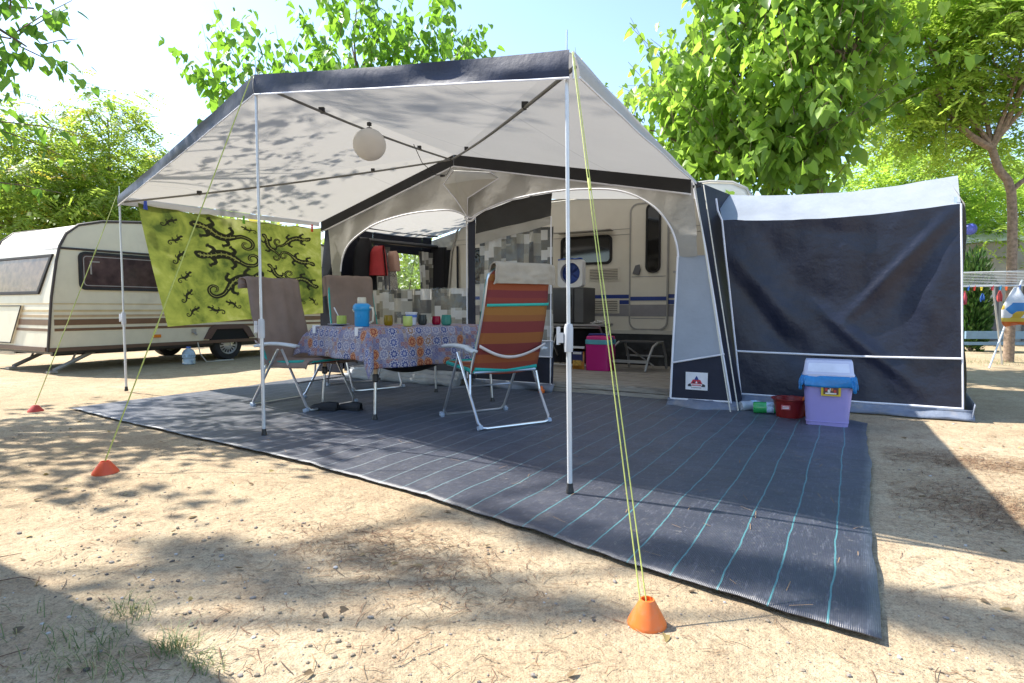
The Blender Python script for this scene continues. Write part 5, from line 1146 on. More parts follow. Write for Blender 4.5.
# ------------------------------------------------------------------ foliage
def leaf_mat(name, lo, mid, hi, tr=.45, tint=(1.0, 1.1, .45), rough=.45, bloss=None):
    m, nt, b, o = _nt(name)
    at = N(nt, 'ShaderNodeAttribute', attribute_name='rnd')
    st = [(0, lo), (.5, mid), (1, hi)]
    c_ = ramp(nt, at.outputs['Fac'], st).outputs[0]
    if bloss:
        c_ = mixc(nt, math_n(nt, 'GREATER_THAN', at.outputs['Fac'], bloss[0]), c_, bloss[1])
    nt.links.new(c_, b.inputs['Base Color']); b.inputs['Roughness'].default_value = rough; b.inputs['Specular IOR Level'].default_value = .45
    tc = mixc(nt, 1.0, c_, tuple(min(1.6, t * 1.45) for t in tint), 'MULTIPLY')
    tc2 = N(nt, 'ShaderNodeGamma'); tc2.inputs[1].default_value = .82; nt.links.new(tc, tc2.inputs[0])
    translucent(nt, b, o, tc2.outputs[0], tr); return m
mul_leaf = leaf_mat('mulberry_leaf', (.10, .18, .032), (.19, .31, .05), (.31, .44, .10), .55, rough=.36)
mul_leaf2 = leaf_mat('deep_mulberry_leaf', (.06, .14, .025), (.10, .22, .03), (.17, .31, .04), .5)
fea_leaf = leaf_mat('feathery_leaf', (.16, .24, .04), (.26, .37, .065), (.38, .49, .12), .58)
aca_leaf = leaf_mat('acacia_leaf', (.14, .20, .04), (.24, .31, .06), (.37, .43, .12), .58, bloss=(.86, (.52, .38, .08)))
hedge_leaf = leaf_mat('hedge_leaf', (.02, .06, .015), (.04, .10, .02), (.07, .14, .03), .2)
def nrm(a): return a / np.maximum(np.linalg.norm(a, axis=1, keepdims=True), 1e-9)
def leaf_mesh(name, P, T, Nn, L, W, m, parent=None, shape='heart', rnd=None):
    """All leaves of a crown as one mesh of folded blades."""
    n = len(P); T = nrm(T); S = nrm(np.cross(T, Nn)); Nn = np.cross(S, T)
    L = L[:, None]; W = W[:, None]
    if shape == 'heart':
        prof = [(0, .06, 0), (-.42, -.04, .10), (-.52, .28, .14), (-.30, .68, .08), (0, 1.0, -.10), (.30, .68, .08), (.52, .28, .14), (.42, -.04, .10), (0, .42, .0)]
        faces = [(0, 8, 2, 1), (8, 4, 3, 2), (0, 7, 6, 8), (8, 6, 5, 4)]
    else:
        prof = [(0, 0, 0), (-.5, .45, .1), (0, 1, 0), (.5, .45, .1)]; faces = [(0, 3, 2, 1)]
    k = len(prof); V = np.empty((n, k, 3))
    for i, (s, t, h) in enumerate(prof): V[:, i] = P + S * W * s + T * L * t + Nn * W * h * .9
    nf = len(faces); fl = np.concatenate([np.array(f) for f in faces]); nl = len(faces[0])
    loops = (np.arange(n)[:, None] * k + fl[None, :]).ravel().astype(np.int32)
    me = bpy.data.meshes.new(name); me.vertices.add(n * k); me.vertices.foreach_set('co', V.ravel())
    me.loops.add(len(loops)); me.loops.foreach_set('vertex_index', loops)
    me.polygons.add(n * nf); me.polygons.foreach_set('loop_start', np.arange(n * nf, dtype=np.int32) * nl)
    me.update(calc_edges=True)
    if rnd is None: rnd = rng.random(n)
    at = me.attributes.new('rnd', 'FLOAT', 'FACE'); at.data.foreach_set('value', np.repeat(rnd, nf).astype(np.float32))
    me.materials.append(m); o = bpy.data.objects.new(name, me); col.objects.link(o)
    if parent is not None: o.parent = parent
    return o
def blob_points(blobs, seed):
    rg = np.random.default_rng(seed); P = []; D = []; 
    for (cx, cy, cz, rx, ry, rz, n) in blobs:
        d = nrm(rg.normal(size=(n, 3))); r = rg.random(n) ** .42
        jit = 1 + .28 * np.array([mnoise.noise(Vector(q * 1.7 + np.array([cx, cy, seed]))) for q in d])
        P.append(np.array([cx, cy, cz]) + d * (r * jit)[:, None] * np.array([rx, ry, rz])); D.append(d)
    return np.concatenate(P), np.concatenate(D), rg
def tree(name, label, loc, trunk, blobs, kind, m, group=None, seed=1, bk=None, leaf=.15, shoot=.6, step=.085, extra=None, limb_r=.03, up=.55):
    t = empty(name, loc, label, 'tree', group); O = np.array(loc)
    mb = MB(); tp_ = [Vector(p) for p in trunk[0]]; mb.tube(smooth_poly(tp_, 3), [lerp(trunk[1], trunk[2], i / (3 * (len(tp_) - 1))) for i in range(3 * (len(tp_) - 1) + 1)], 10)
    top = tp_[-1]; rr = random.Random(seed)
    P, D, rg = blob_points(blobs, seed)
    for (cx, cy, cz, rx, ry, rz, n) in blobs:
        c = Vector((cx, cy, cz)); midp = top.lerp(c, .5) + Vector((rr.uniform(-.2, .2), rr.uniform(-.2, .2), .15))
        mb.tube(smooth_poly([top, midp, c], 4), [lerp(trunk[2] * .75, limb_r, k / 8) for k in range(9)], 7)
        for _ in range(7):
            e = c + Vector((rr.uniform(-1, 1) * rx, rr.uniform(-1, 1) * ry, rr.uniform(-.6, 1) * rz)) * .75; s_ = midp.lerp(c, rr.random())
            mb.tube(smooth_poly([s_, s_.lerp(e, .5) + Vector((rr.uniform(-.15, .15), rr.uniform(-.15, .15), .1)), e], 3), [lerp(limb_r * .8, .008, k / 6) for k in range(7)], 5)
    for br in (extra or []): mb.tube(smooth_poly([Vector(p) for p in br[0]], 4), [lerp(br[1], br[2], i / (4 * (len(br[0]) - 1))) for i in range(4 * (len(br[0]) - 1) + 1)], 7)
    # shoots
    n = len(P); dirs = nrm(D * .65 + np.array([0, 0, up]) + rg.normal(size=(n, 3)) * .35); Ls = shoot * (.55 + .8 * rg.random(n))
    LP = []; LT = []; LN = []; LL = []
    for i in range(n):
        k = max(2, int(Ls[i] / step)); d = dirs[i]; p0 = P[i]
        if i % 3 == 0: mb.tube([tuple(p0), tuple(p0 + d * Ls[i] * .5), tuple(p0 + d * Ls[i] + np.array([0, 0, -.05 * Ls[i]]))], [.007, .005, .003], 4, cap=False)
        for j in range(k):
            f_ = (j + .5) / k; q = p0 + d * Ls[i] * f_ + np.array([0, 0, -.12 * Ls[i] * f_ * f_])
            LP.append(q); a = j * 2.4 + i; LT.append(np.array([math.cos(a), math.sin(a), 0]) * .8 + d * .25); LL.append(1 - .35 * f_)
    LP = np.array(LP); LT = np.array(LT); LL = np.array(LL); n = len(LP)
    if kind == 'heart':
        T = nrm(LT + np.array([0, 0, -1.0]) * (.7 + 1.1 * rg.random((n, 1))) + rg.normal(size=(n, 3)) * .25)
        Nn = nrm(np.array([0, 0, 1.0]) + LT * .5 + rg.normal(size=(n, 3)) * .45)
        P2 = LP + LT * .035; L = leaf * LL * (.5 + .75 * rg.random(n)); clump = np.array([mnoise.noise(Vector(q * 1.3)) for q in P2])
        leaf_obj = leaf_mesh('crown', P2 - O, T, Nn, L, L * (.62 + .2 * rg.random(n)), m, t, 'heart', np.clip(.5 + .35 * clump + .32 * rg.normal(size=n), 0, 1))
    else:
        # pinnate leaves: rows of leaflets along a drooping stalk
        T = nrm(LT + np.array([0, 0, -.35]) + rg.normal(size=(n, 3)) * .3); U = nrm(np.array([0, 0, 1.0]) + rg.normal(size=(n, 3)) * .35); S = nrm(np.cross(T, U))
        kk = 7; pp = []; tt = []; nn = []; ll = []; rl = leaf * (1.6 + 1.2 * rg.random(n))
        rnds = np.clip(.45 + .3 * np.array([mnoise.noise(Vector(q * .9)) for q in LP]) + .22 * rg.normal(size=n), 0, 1); rd = []
        for j in range(kk):
            f_ = (j + .6) / kk; q = LP + T * (rl * f_)[:, None] + np.array([0, 0, -1.0]) * (.25 * rl * f_ * f_)[:, None]
            for s_ in (-1, 1):
                pp.append(q); tt.append(S * s_ + T * .45 + np.array([0, 0, -.25])); nn.append(U); ll.append(rl * .30 * (1 - .3 * abs(f_ - .5))); rd.append(rnds + .06 * s_)
        pp = np.concatenate(pp); tt = np.concatenate(tt); nn = np.concatenate(nn); ll = np.concatenate(ll); rd = np.clip(np.concatenate(rd), 0, 1)
        leaf_obj = leaf_mesh('crown', pp - O, tt + rg.normal(size=tt.shape) * .15, nn + rg.normal(size=nn.shape) * .2, ll, ll * .42, m, t, 'leaflet', rd)
    mb.build('trunk', bk or bark, t)
    return t
# right broad-leaved tree behind the annex
tree('mulberry_tree', 'bushy tree with big drooping heart-shaped leaves behind the annex', (-.4, 11.2, 0), ([(-.4, 11.2, -.05), (-.42, 11.1, 1.2), (-.5, 10.8, 2.4), (-.7, 10.4, 3.1)], .17, .11),
     [(-1.7, 9.9, 4.2, .95, .9, 1.0, 150), (-.75, 9.7, 3.8, .85, .9, 1.0, 150), (-2.5, 10.2, 3.6, .75, .8, .7, 85), (-.6, 10.0, 5.5, .75, .9, 1.0, 110), (-1.75, 10.2, 5.6, .6, .8, .9, 80), (-1.4, 10.1, 3.0, 1.2, .9, .6, 130), (-2.75, 10.6, 4.75, .35, .5, .5, 24), (-1.1, 10.3, 6.3, .8, .6, .5, 50), (-.1, 9.7, 4.6, .5, .6, .8, 60)],
     'heart', mul_leaf, 'broad-leaved trees over the pitch', 3, leaf=.24, shoot=.95, step=.10, up=.8)
# tree above the canopy, seen against the sky
tree('mulberry_tree', 'broad-leaved tree with upright shoots rising above the canopy valance', (-9.15, 10.5, 0), ([(-9.15, 10.5, -.05), (-9.1, 10.45, 1.5), (-9.2, 10.2, 3.0), (-9.0, 9.9, 4.0)], .13, .09),
     [(-10.3, 8.0, 5.0, 1.05, 1.0, .95, 85), (-9.0, 9.3, 6.0, 1.1, 1.1, 1.15, 90), (-7.6, 10.0, 5.8, .95, 1.0, 1.0, 85), (-9.4, 9.0, 4.5, 1.8, 1.4, .8, 120)],
     'heart', leaf_mat('pale_mulberry_leaf', (.075, .16, .02), (.12, .25, .028), (.17, .32, .04), .5), 'broad-leaved trees over the pitch', 5, leaf=.26, shoot=1.0, step=.12, up=1.0)
# tip of a tree behind the modern caravan
tree('mulberry_tree', 'slim young tree whose leafy tips just top the canopy corner', (-5.6, 13.0, 0), ([(-5.6, 13.0, -.05), (-5.6, 13.0, 2), (-5.55, 12.9, 3.6)], .09, .05),
     [(-6.6, 12.0, 5.55, .5, .5, .75, 22), (-5.6, 12.9, 5.75, .35, .4, .75, 16), (-4.3, 12.6, 5.0, .4, .4, .5, 16), (-5.6, 12.8, 4.3, 1.2, .8, .7, 110), (-5.6, 12.8, 5.0, .7, .6, .5, 40)], 'heart', MATS.get('x', mul_leaf), 'broad-leaved trees over the pitch', 8, leaf=.19, shoot=.6, step=.11, up=.9)
# branches hanging in from the left
tree('mulberry_tree', 'near tree whose leafy branches hang in at the upper left edge', (-9.3, 1.0, 0), ([(-9.3, 1.0, -.05), (-9.2, 1.05, 1.4), (-9.0, 1.1, 2.8)], .16, .11),
     [(-8.6, 1.3, 4.2, 1.4, 1.0, .9, 130), (-6.72, 2.42, 3.45, .42, .4, .32, 44), (-6.9, 2.3, 2.68, .34, .3, .16, 16), (-7.0, 2.35, 2.15, .2, .2, .1, 6), (-9.5, 4.3, 6.6, 1.0, .9, .6, 42), (-7.9, 3.0, 5.6, .9, .8, .5, 34), (-10.0, 2.2, 5.4, 1.3, 1.3, .8, 130)],
     'heart', mul_leaf2, 'broad-leaved trees over the pitch', 12, leaf=.155, shoot=.6, step=.095,
     extra=[([(-9.0, 1.1, 2.9), (-8.2, 1.7, 3.3), (-7.2, 2.25, 3.25), (-6.6, 2.5, 3.15)], .03, .006), ([(-8.2, 1.7, 3.3), (-7.5, 2.1, 2.8), (-6.9, 2.3, 2.6)], .02, .005)])
# feathery tree at the right with forked trunk
tree('feathery_tree', 'slender tree with forked brown trunk and feathery foliage beyond the drying rack', (2.37, 13.4, 0),
     ([(2.37, 13.4, -.05), (2.36, 13.4, 1.5), (2.30, 13.38, 2.95), (2.10, 13.3, 3.35), (1.98, 13.25, 3.75)], .082, .058),
     [(.9, 12.6, 5.6, 1.3, 1.2, 1.0, 130), (2.3, 13.0, 5.4, 1.5, 1.2, .85, 120), (1.6, 13.6, 6.8, 2.0, 1.4, 1.0, 140), (3.5, 13.2, 5.8, 1.4, 1.3, 1.3, 100), (.7, 13.2, 4.4, .9, .8, .6, 75), (1.6, 14.2, 4.5, 1.0, .6, .6, 60)],
     'pinnate', fea_leaf, 'feathery trees round the pitch', 21, bark_pale, leaf=.18, shoot=.8, step=.085, limb_r=.016,
     extra=[([(1.98, 13.25, 3.72), (1.7, 13.1, 3.9), (1.35, 12.95, 4.3), (1.1, 12.8, 4.75)], .06, .035), ([(1.98, 13.25, 3.72), (2.2, 13.3, 4.2), (2.4, 13.35, 4.8), (2.7, 13.4, 5.6)], .06, .03), ([(2.30, 13.38, 2.98), (2.6, 13.5, 3.25), (3.0, 13.6, 3.4)], .05, .02)])
def at(px, depth):
    cx_ = (px - 512) / 597 * depth; return .868 * cx_ - .497 * depth, .497 * cx_ + .868 * depth
for i, (px, dp, zt, rad, n, lab, m) in enumerate((
        (20, 17, 6.2, 2.4, 330, 'yellow-tinged acacia behind the nose of the old caravan', aca_leaf), (100, 19, 6.3, 2.2, 300, 'yellow-tinged acacia with thin airy top behind the old caravan', aca_leaf),
        (165, 22, 6.6, 2.1, 260, 'small yellow-green acacia half hidden by the canopy\'s left corner', aca_leaf),
        (905, 18, 5.6, 2.4, 420, 'light green feathery tree filling the gap above the annex roof', fea_leaf), (1010, 20, 6.4, 3.0, 480, 'light green feathery tree behind the forked trunk', fea_leaf))):
    x, y = at(px, dp); r3 = random.Random(i)
    bl = [(x, y, zt - rad * .62, rad, rad, rad * .62, n // 2), (x + rad * .5, y - .5, zt * .5, rad * .8, rad * .7, zt * .28, n // 4), (x - rad * .6, y + .3, zt * .42, rad * .8, rad * .7, zt * .3, n // 4)]
    if i == 1: bl.append((x + .3, y + .3, zt + .55, 1.3, 1.0, .55, 30))
    tree('acacia_tree' if m is aca_leaf else 'feathery_tree', lab, (x, y, 0), ([(x, y, -.05), (x + .1, y, zt * .25), (x, y + .1, zt * .5)], .14, .09), bl, 'pinnate', m, 'feathery trees round the pitch', 40 + i, leaf=.24, shoot=.9, step=.12, limb_r=.022)
# shrubs seen through the awning window and behind the old caravan
def bush(px, dp, w_, h_, n, m, label, seed, leaf=.12):
    x, y = at(px, dp); t = empty('shrub', (x, y, 0), label, 'shrub', 'shrubs behind the pitch')
    P, D, rg = blob_points([(x, y, h_ * .5, w_, w_, h_ * .55, n)], seed); P = P[P[:, 2] > .03]; n = len(P)
    T = nrm(rg.normal(size=(n, 3)) + np.array([0, 0, -.3])); Nn = nrm(rg.normal(size=(n, 3)) * .5 + np.array([0, 0, 1]))
    leaf_mesh('crown', P - np.array([x, y, 0]), T, Nn, leaf * (.6 + .8 * rg.random(n)), leaf * .6 * (.6 + .8 * rg.random(n)), m, t, 'leaflet', np.clip(.5 + .3 * rg.normal(size=n), 0, 1))
    mb = MB(); rr = random.Random(seed)
    for _ in range(6): mb.tube([(x, y, 0), (x + rr.uniform(-.4, .4) * w_, y + rr.uniform(-.4, .4) * w_, h_ * .8)], [.03, .008], 5)
    mb.build('stem', bark, t)
bush(400, 17, 1.6, 3.2, 2600, mul_leaf, 'bright green shrub seen through the awning side window', 3)
bush(440, 19, 1.6, 3.0, 2000, mul_leaf, 'green shrub farther back, right of the window view', 4)
bush(-20, 17, 1.8, 3.2, 1500, aca_leaf, 'dense shrub behind the nose of the old caravan', 5)
bush(70, 18, 2.2, 3.2, 1900, aca_leaf, 'broad shrub rising over the roof of the old caravan', 6)
bush(150, 20, 2.2, 3.4, 1900, aca_leaf, 'shrub showing left of the gecko cloth above the caravan roof', 7)
bush(870, 17, 1.8, 3.4, 2200, fea_leaf, 'shrub mostly hidden behind the annex roof', 8)
# far belt of trees closing the horizon: one mass
P = []
for a in np.linspace(R(-100), R(75), 420):
    rr = 38 + 9 * math.sin(a * 7) + random.uniform(-4, 4); x, y = rr * math.sin(a), rr * math.cos(a)
    hh = 5.5 + 1.8 * mnoise.noise(Vector((a * 9, 0, 0)))
    for _ in range(46): P.append((x + random.gauss(0, 1.5), y + random.gauss(0, 1.5), random.random() ** .8 * hh))
P = np.array(P); n = len(P)
o_ = leaf_mesh('distant_wood', P, rng.normal(size=(n, 3)), rng.normal(size=(n, 3)) + np.array([0, 0, 1]), .55 * (.5 + rng.random(n)), .4 * (.5 + rng.random(n)), aca_leaf, None, 'leaflet', np.clip(.4 + .2 * rng.normal(size=n), 0, .9))
tag(o_, 'far belt of dull green woodland closing the horizon', 'woodland', kind='stuff')
# tall pine outside the frame whose high boughs speckle the sand with soft shade
pn = leaf_mat('pine_needles', (.02, .05, .015), (.035, .075, .02), (.05, .1, .03), .1)
def pine(loc, blobs, label, seed):
    t = empty('pine_tree', loc, label, 'tree', 'pines left of the pitch'); x, y, z = loc; mb = MB()
    mb.tube([(x, y, -.05), (x + .1, y, 3), (x, y + .1, 6.5), (x + .1, y, 9)], [.2, .17, .13, .06], 10)
    for b_ in blobs: mb.tube(smooth_poly([Vector((x, y, b_[2] - .8)), Vector(((x + b_[0]) / 2, (y + b_[1]) / 2, b_[2] - .2)), Vector(b_[:3])], 4), [.05 - .004 * k for k in range(9)], 6)
    mb.build('trunk', bark, t)
    P, D, rg = blob_points(blobs, seed); n = len(P); k = 16; Q = np.repeat(P, k, 0)
    T = rg.normal(size=(n * k, 3)) + np.array([0, 0, .4]); leaf_mesh('crown', Q - np.array(loc), T, rg.normal(size=(n * k, 3)), .13 + .08 * rg.random(n * k), np.full(n * k, .016), pn, t, 'leaflet')
pine((-10.5, -.9, 0), [(-8.6, .80, 7.6, .5, .16, .3, 55), (-7.8, 1.12, 7.6, .8, .14, .3, 38), (-9.2, 3.0, 9.4, 1.6, .9, .6, 130), (-10.5, -1.2, 9, 1.5, 1.0, .9, 180), (-7.4, .35, 8.3, 1.0, .2, .3, 70), (-7.7, 1.62, 8.3, 1.5, .12, .3, 110), (-6.6, 1.68, 7.9, .8, .08, .2, 50)], 'tall pine standing left of the camera outside the picture', 2)

# ------------------------------------------------------------------ right background
hd = empty('conifer_hedge', (*at(971, 13.2), 0), 'narrow dark conifer column behind the drying rack', 'conifer')
x, y = at(971, 13.2); P, D, rg = blob_points([(x, y, 1.0, .33, .33, 1.25, 2400), (x - .05, y, .6, .36, .36, .7, 900)], 9); n = len(P)
leaf_mesh('crown', P - np.array([x, y, 0]), D + np.array([0, 0, 1.2]), rng.normal(size=(n, 3)), np.full(n, .14), np.full(n, .05), hedge_leaf, hd, 'leaflet')
mb = MB(); mb.tube([(x, y, 0), (x, y, 1.8)], [.05, .02], 6); mb.build('trunk', bark, hd)
gt = empty('grey_tent', (*at(1030, 15.5), 0), 'pale grey awning tent with shaded doorways behind the tree trunk', 'tent')
gx0, gy0 = at(1034, 15.5); tm_ = mat('tent_grey', (.34, .34, .34), .8, bscale=3, bdist=.04, transl=.15)
def gl_(x, y, z): c, s = math.cos(.33), math.sin(.33); return (gx0 + x * c - y * s, gy0 + x * s + y * c, z)
mb = MB(); mb.grid(lambda u, v: gl_(lerp(-3.4, 2.6, u), 0 + .02 * math.sin(u * 20), lerp(.0, 2.42 + .26 * math.sin(u * PI), v)), 20, 8); mb.grid(lambda u, v: gl_(-3.4, lerp(0, 2.6, u), lerp(0, 2.42, v)), 8, 6); mb.grid(lambda u, v: gl_(2.6, lerp(0, 2.6, u), lerp(0, 2.42, v)), 8, 6); mb.build('wall', tm_, gt)
mb = MB(); mb.grid(lambda u, v: gl_(lerp(-3.65, 2.8, u), lerp(-.25, 2.7, v), 2.40 + .28 * math.sin(u * PI) + .62 * min(1, v * 2.2) - .9 * max(0, v - .55)), 24, 8); mb.build('roof', mat('tent_roof', (.74, .74, .72), .75, transl=.2), gt)
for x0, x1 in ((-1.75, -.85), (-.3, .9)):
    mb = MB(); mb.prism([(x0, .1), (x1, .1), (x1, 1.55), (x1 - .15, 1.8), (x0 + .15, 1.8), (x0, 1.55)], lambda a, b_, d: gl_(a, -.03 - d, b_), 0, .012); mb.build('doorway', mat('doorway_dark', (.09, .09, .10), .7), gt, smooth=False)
mb = MB(); mb.prism([(-1.25, .9), (-.95, .9), (-.95, 1.6), (-1.25, 1.6)], lambda a, b_, d: gl_(a, -.045 - d, b_), 0, .01); mb.build('window', mat('tent_window', (.28, .30, .33), .2), gt, smooth=False)
# ball-shaped blue mat roll showing over the annex
mb = MB(); xb, yb = at(966, 15.6); mb.lathe([(.15 * math.sin(q), -.15 * math.cos(q)) for q in np.linspace(0.02, PI - .02, 14)], (xb, yb, 2.99), 20); tag(mb.build('blue_ball', mat('ball_blue', (.10, .12, .55), .5, var=.5, vscale=6)), 'small blue ball on the roof of the grey tent', 'ball')
# blue tarpaulin strip and red chair beyond
mb = MB(); xb, yb = at(1004, 12.6); mb.box((xb, yb, .38), (1.6, .05, .16), rz=.5); mb.box((xb, yb, .2), (1.7, .06, .06), rz=.5); tag(mb.build('windbreak_board', mat('board_blue', (.16, .26, .36), .7)), 'low pale blue board behind the legs of the drying rack', 'board')
# drying rack
dr = empty('drying_rack', (2.15, 12.15, 0), 'white folding drying rack with pegs and a bag hanging from it', 'drying rack')
RX0, RX1, RY0, RY1, RZ = 1.35, 3.2, 11.75, 12.45, 1.29
mb = MB(); mb.tube([(RX0 + .1, RY0, RZ), (RX1, RY0, RZ), (RX1, RY1, RZ + .25), (RX0 + .12, RY1, RZ + .25), (RX0, RY1 - .08, RZ + .20), (RX0, RY0 + .08, RZ)], .012, 8, closed=True); mb.build('top_frame', white_metal, dr)
mb = MB()
for k in range(8): yy = lerp(RY0, RY1, (k + 1) / 9); mb.tube([(RX0 + .02, yy, RZ + .25 * (k + 1) / 9), (RX1, yy, RZ + .25 * (k + 1) / 9)], .004, 5)
mb.build('rail', white_metal, dr)
for x in (1.85, 2.9):
    mb = MB(); mb.tube([(x, RY0, RZ), (x + .30, RY1 + .15, .02)], .014, 8); mb.build('leg', white_metal, dr)
    mb = MB(); mb.tube([(x + .42, RY1 - .3, RZ + .1), (x - .02, RY0 - .12, .02)], .013, 8); mb.build('leg', white_metal, dr)
pc = [((.70, .12, .02), 'orange'), ((.02, .15, .55), 'blue'), ((.65, .05, .03), 'red'), ((.6, .5, .05), 'yellow'), ((.5, .03, .05), 'crimson'), ((.03, .30, .55), 'sky blue')]
for k in range(14):
    c_, nm = pc[k % 6]; x = 1.42 + .105 * k + random.uniform(-.02, .02); yy = RY0 if k % 3 else RY0 + .155
    clothespin((x, yy, RZ - .03), mat('rack_peg_' + nm.replace(' ', '_'), c_, .45), 'small ' + nm + ' clothes peg clipped to a rail of the drying rack', 1.0)
def hanging(cx, cy, z0, z1, w_, m, name, label, cat, k=0):
    mb = MB(); mb.grid(lambda u, v: (cx + w_ * interp([(0, .16), (.25, .6), (.55, 1), (.9, .95), (1, .7)], v) * math.cos(u * 2 * PI), cy + min(.09, w_ * .35) * math.sin(v * PI) * math.sin(u * 2 * PI) + .012 * math.sin(u * 20 + k), lerp(z1, z0, v) + .02 * math.sin(u * 9 + k) * v), 30, 14); return tag(mb.build(name, m), label, cat)
bgm, nt, b, o = _nt('printed_bag')
v = coord(nt); vo = N(nt, 'ShaderNodeTexVoronoi'); vo.inputs['Scale'].default_value = 9; nt.links.new(v, vo.inputs[0])
sx = N(nt, 'ShaderNodeSeparateXYZ'); nt.links.new(v, sx.inputs[0])
c1 = ramp(nt, vo.outputs['Color'], [(0, (.70, .72, .75)), (.45, (.03, .22, .55)), (.62, (.10, .45, .68)), (.78, (.62, .42, .05)), (.9, (.6, .12, .03))], 'CONSTANT').outputs[0]
f_ = ramp(nt, sx.outputs[2], [(.66, (.62, .14, .02)), (.74, (.66, .5, .08)), (.80, (0, 0, 0))], 'CONSTANT').outputs[0]
c2 = mixc(nt, math_n(nt, 'GREATER_THAN', sx.outputs[2], 1.03), mixc(nt, math_n(nt, 'LESS_THAN', sx.outputs[2], .80), c1, f_), (.70, .73, .78)); nt.links.new(c2, b.inputs['Base Color']); b.inputs['Roughness'].default_value = .35; translucent(nt, b, o, c2, .2)
hanging(2.12, 11.68, .68, 1.27, .17, bgm, 'carrier_bag', 'white carrier bag with blue and orange print hanging from the rack', 'bag')
hanging(1.50, 11.72, 1.02, 1.22, .035, mat('rag_red', (.55, .08, .10), .8, var=.3), 'dish_cloth', 'reddish cloth pegged at the left end of the rack', 'cloth', 2)
hanging(1.42, 11.70, .84, 1.15, .035, mat('rag_white', (.6, .6, .6), .8), 'dish_cloth', 'thin white cloth hanging lowest at the rack\'s left end', 'cloth', 4)
hanging(1.93, 11.71, 1.06, 1.22, .035, mat('rag_coral', (.62, .10, .09), .8), 'sock', 'coral sock pegged left of the carrier bag', 'sock', 5)
hanging(1.72, 11.71, 1.06, 1.18, .03, mat('rag_blue', (.05, .15, .45), .8), 'sock', 'blue sock pegged left of the coral sock', 'sock', 6)
# unseen awning-shaped block added left of the camera to shade the near sand
nb = empty('shade_caster_awning', (-4.2, -1.2, 0), 'grey awning-shaped shade caster added left of the camera, outside the picture', 'awning')
mb = MB(); mb.prism([(-6.0, 0), (-3.05, 0), (-3.0, 2.45), (-3.15, 2.55), (-5.9, 2.55), (-6.0, 2.45)], lambda x, z, d: (x, d + .06 * math.sin(x * 3), z), .72, -3.2); mb.build('wall', grey_fab, nb)
mb = MB(); mb.prism([(-6.1, 2.56), (-2.98, 2.56), (-2.98, 2.6), (-4.5, 2.75), (-6.1, 2.6)], lambda x, z, d: (x, d, z), .73, -3.3); mb.build('roof', roof_fab, nb)

# ------------------------------------------------------------------ ground litter
def free(x, y): return not (-6.5 < x < .18 and y > mat_front(x) - .02) and not (-1.1 < x < 1 and y > 6.1)
def scatter(n, x0, x1, y0, y1, th=None, sc=.9, seed=0):
    out = []
    while len(out) < n:
        # density falls with distance from the camera
        x = random.uniform(x0, x1); y = y0 + (y1 - y0) * random.random() ** 1.6
        if not free(x, y): continue
        if th is not None and mnoise.noise(Vector((x * sc, y * sc * 1.6, seed))) < th + random.uniform(-.25, .25): continue
        out.append((x, y))
    return out
ico = [Vector(v_.co) for v_ in (lambda b_: (bmesh.ops.create_icosphere(b_, subdivisions=1, radius=1), b_)[1])(bmesh.new()).verts]
bmt = bmesh.new(); bmesh.ops.create_icosphere(bmt, subdivisions=1, radius=1); icof = [tuple(v_.index for v_ in f_.verts) for f_ in bmt.faces]
mb = MB()
for x, y in scatter(2000, -6, 3.2, .5, 6.5, .18, .8, 5) + scatter(1500, -2.6, 1.2, .5, 2.0):
    s_ = random.choice((.002, .0025, .003, .003, .004, .005, .007)) * random.uniform(.7, 1.4); sq = (random.uniform(.7, 1.4), random.uniform(.7, 1.3), random.uniform(.45, .8)); a = random.uniform(0, PI); z = ground_z(x, y)
    mi = random.choices((0, 1, 2, 3), (7, 3, 1, 1))[0]
    vs = [(x + (q.x * sq[0] * math.cos(a) - q.y * sq[1] * math.sin(a)) * s_ * random.uniform(.8, 1.15), y + (q.x * sq[0] * math.sin(a) + q.y * sq[1] * math.cos(a)) * s_, z + (q.z * sq[2] + .3) * s_) for q in ico]
    mb.add(vs, icof, mi)
tag(mb.build('gravel', [mat('stone_tan', (.30, .24, .17), .9), mat('stone_grey', (.26, .23, .20), .9), mat('stone_dark', (.10, .085, .075), .9), mat('stone_pale', (.48, .46, .43), .85)], smooth=False), 'loose small stones scattered over the sand', 'gravel', kind='stuff')
mb = MB()
spots = scatter(3300, -5.5, 3.2, .5, 6.8, .05, 1.1, 9) + scatter(900, -4.5, 2.5, .5, 6.0)
for _ in range(4600):
    x, y = random.gauss(.66, .25), random.gauss(3.6, .22)
    if random.random() < .5: x, y = random.gauss(.75, .35), random.gauss(4.6, .14)
    if free(x, y): spots.append((x, y))
for _ in range(900):
    x, y = random.gauss(-1.55, .35), random.gauss(1.75, .14)
    if free(x, y): spots.append((x, y))
for x, y in spots:
    a = random.gauss(.6, .9); L = random.uniform(.03, .085); w_ = random.uniform(.0007, .0014); z = ground_z(x, y) + random.uniform(.001, .006); dx, dy = math.cos(a), math.sin(a); bd = random.uniform(-.012, .012)
    pts = [(x - dx * L / 2, y - dy * L / 2, z), (x - dy * bd, y + dx * bd, z + random.uniform(0, .006)), (x + dx * L / 2, y + dy * L / 2, z)]
    vs = []
    for p in pts: vs += [(p[0] - dy * w_, p[1] + dx * w_, p[2]), (p[0] + dy * w_, p[1] - dx * w_, p[2])]
    mb.add(vs, [(0, 1, 3, 2), (2, 3, 5, 4)], random.choices((0, 1, 2), (3, 5, 1))[0])
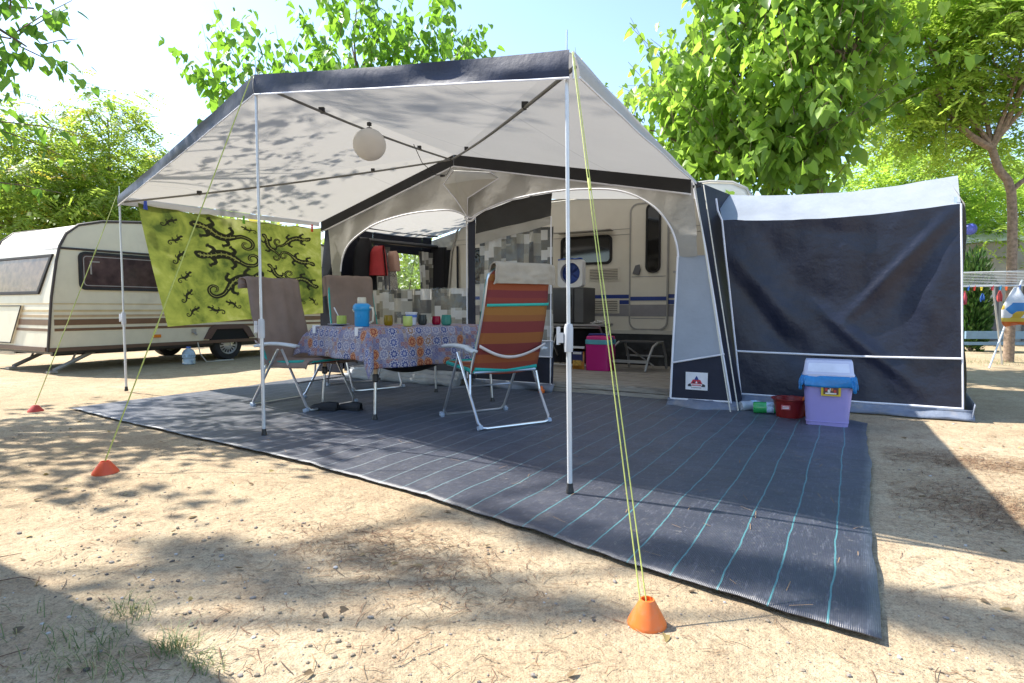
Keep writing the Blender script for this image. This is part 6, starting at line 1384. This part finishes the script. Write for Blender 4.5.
for _ in range(140):
    x, y = random.uniform(-4.5, .05), random.uniform(2, 5.0)
    if y < mat_front(x) + .03: continue
    a = random.uniform(0, PI); L = random.uniform(.03, .08); dx, dy = math.cos(a), math.sin(a); z = matz(x, y) + .006; w_ = .0012
    mb.add([(x - dx * L / 2 - dy * w_, y - dy * L / 2 + dx * w_, z), (x - dx * L / 2 + dy * w_, y - dy * L / 2 - dx * w_, z), (x + dx * L / 2 + dy * w_, y + dy * L / 2 - dx * w_, z + .004), (x + dx * L / 2 - dy * w_, y + dy * L / 2 + dx * w_, z + .004)], [(0, 1, 2, 3)], 1)
tag(mb.build('pine_needle_litter', [mat('needle_brown', (.17, .085, .045), .8), mat('needle_tan', (.30, .19, .10), .8), mat('needle_dark', (.07, .045, .03), .85)], smooth=False), 'dry brown pine needles lying over sand and mat', 'needles', kind='stuff')
mb = MB()
for x, y in scatter(26, -5, 3, .55, 5.5):
    a = random.uniform(0, PI); L = random.uniform(.05, .22); z = ground_z(x, y) + .004; p = Vector((x, y, z)); d = Vector((math.cos(a), math.sin(a), 0)); k = Vector((-d.y, d.x, 0)) * random.uniform(-.03, .03)
    mb.tube([p - d * L / 2, p + k + Vector((0, 0, .006)), p + d * L / 2], [.0022, .0018, .001], 5, random.choice((0, 1)))
tag(mb.build('twig_litter', [mat('twig_brown', (.13, .075, .05), .85), mat('twig_grey', (.22, .18, .15), .85)]), 'thin dry twigs strewn over the sand', 'twigs', kind='stuff')
pts = scatter(260, -6, 3, .5, 6.5); n = len(pts); P = np.array([(x, y, ground_z(x, y) + .006) for x, y in pts])
o_ = leaf_mesh('fallen_leaves', P, rng.normal(size=(n, 3)) * np.array([1, 1, .12]), np.array([0, 0, 1.0]) + rng.normal(size=(n, 3)) * .3, .02 + .022 * rng.random(n), .012 + .012 * rng.random(n), leaf_mat('dry_leaf', (.10, .07, .045), (.22, .15, .08), (.40, .30, .10), .1), None, 'heart')
tag(o_, 'dry curled leaves scattered over the sand', 'leaves', kind='stuff')
def tuft(cx, cy, n, r, h, label, m):
    mb = MB()
    for _ in range(n):
        x, y = random.gauss(cx, r), random.gauss(cy, r * .55); a = random.uniform(0, 2 * PI); hh = h * random.uniform(.4, 1.2); le = random.uniform(.6, 2.2) * hh; w_ = .0013; z = ground_z(x, y); dx, dy = math.cos(a), math.sin(a)
        pts = [(x, y, z - .003), (x + dx * le * .35, y + dy * le * .35, z + hh * .65), (x + dx * le, y + dy * le, z + hh * .85)]
        vs = []
        for k, p in enumerate(pts): q = w_ * (1, .8, .15)[k]; vs += [(p[0] - dy * q, p[1] + dx * q, p[2]), (p[0] + dy * q, p[1] - dx * q, p[2])]
        mb.add(vs, [(0, 1, 3, 2), (2, 3, 5, 4)], random.choice((0, 0, 1)))
    return tag(mb.build('grass_tuft', m), label, 'grass tuft', 'weeds in the near sand')
gm_ = [mat('blade_green', (.13, .19, .06), .6, transl=.3), mat('blade_dry', (.40, .36, .18), .7, transl=.2)]
tuft(-1.80, .80, 330, .15, .04, 'sprawling grass tuft in the shaded near corner', gm_); tuft(-1.62, .93, 90, .035, .055, 'small grass clump at the edge of the near shade', gm_); tuft(-1.47, .92, 60, .04, .04, 'low green weed right of the grass tuft', gm_); tuft(-1.52, 1.16, 1, .002, .06, 'single pale sprout in the sunny sand', gm_); tuft(-1.95, .98, 70, .05, .045, 'thin grass clump left of the sprawling tuft', gm_)
tuft(3.3, 13.9, 500, .5, .12, 'rough grass round the base of the forked tree', gm_); tuft(2.0, 12.9, 400, .45, .08, 'grass strip behind the drying rack', gm_)
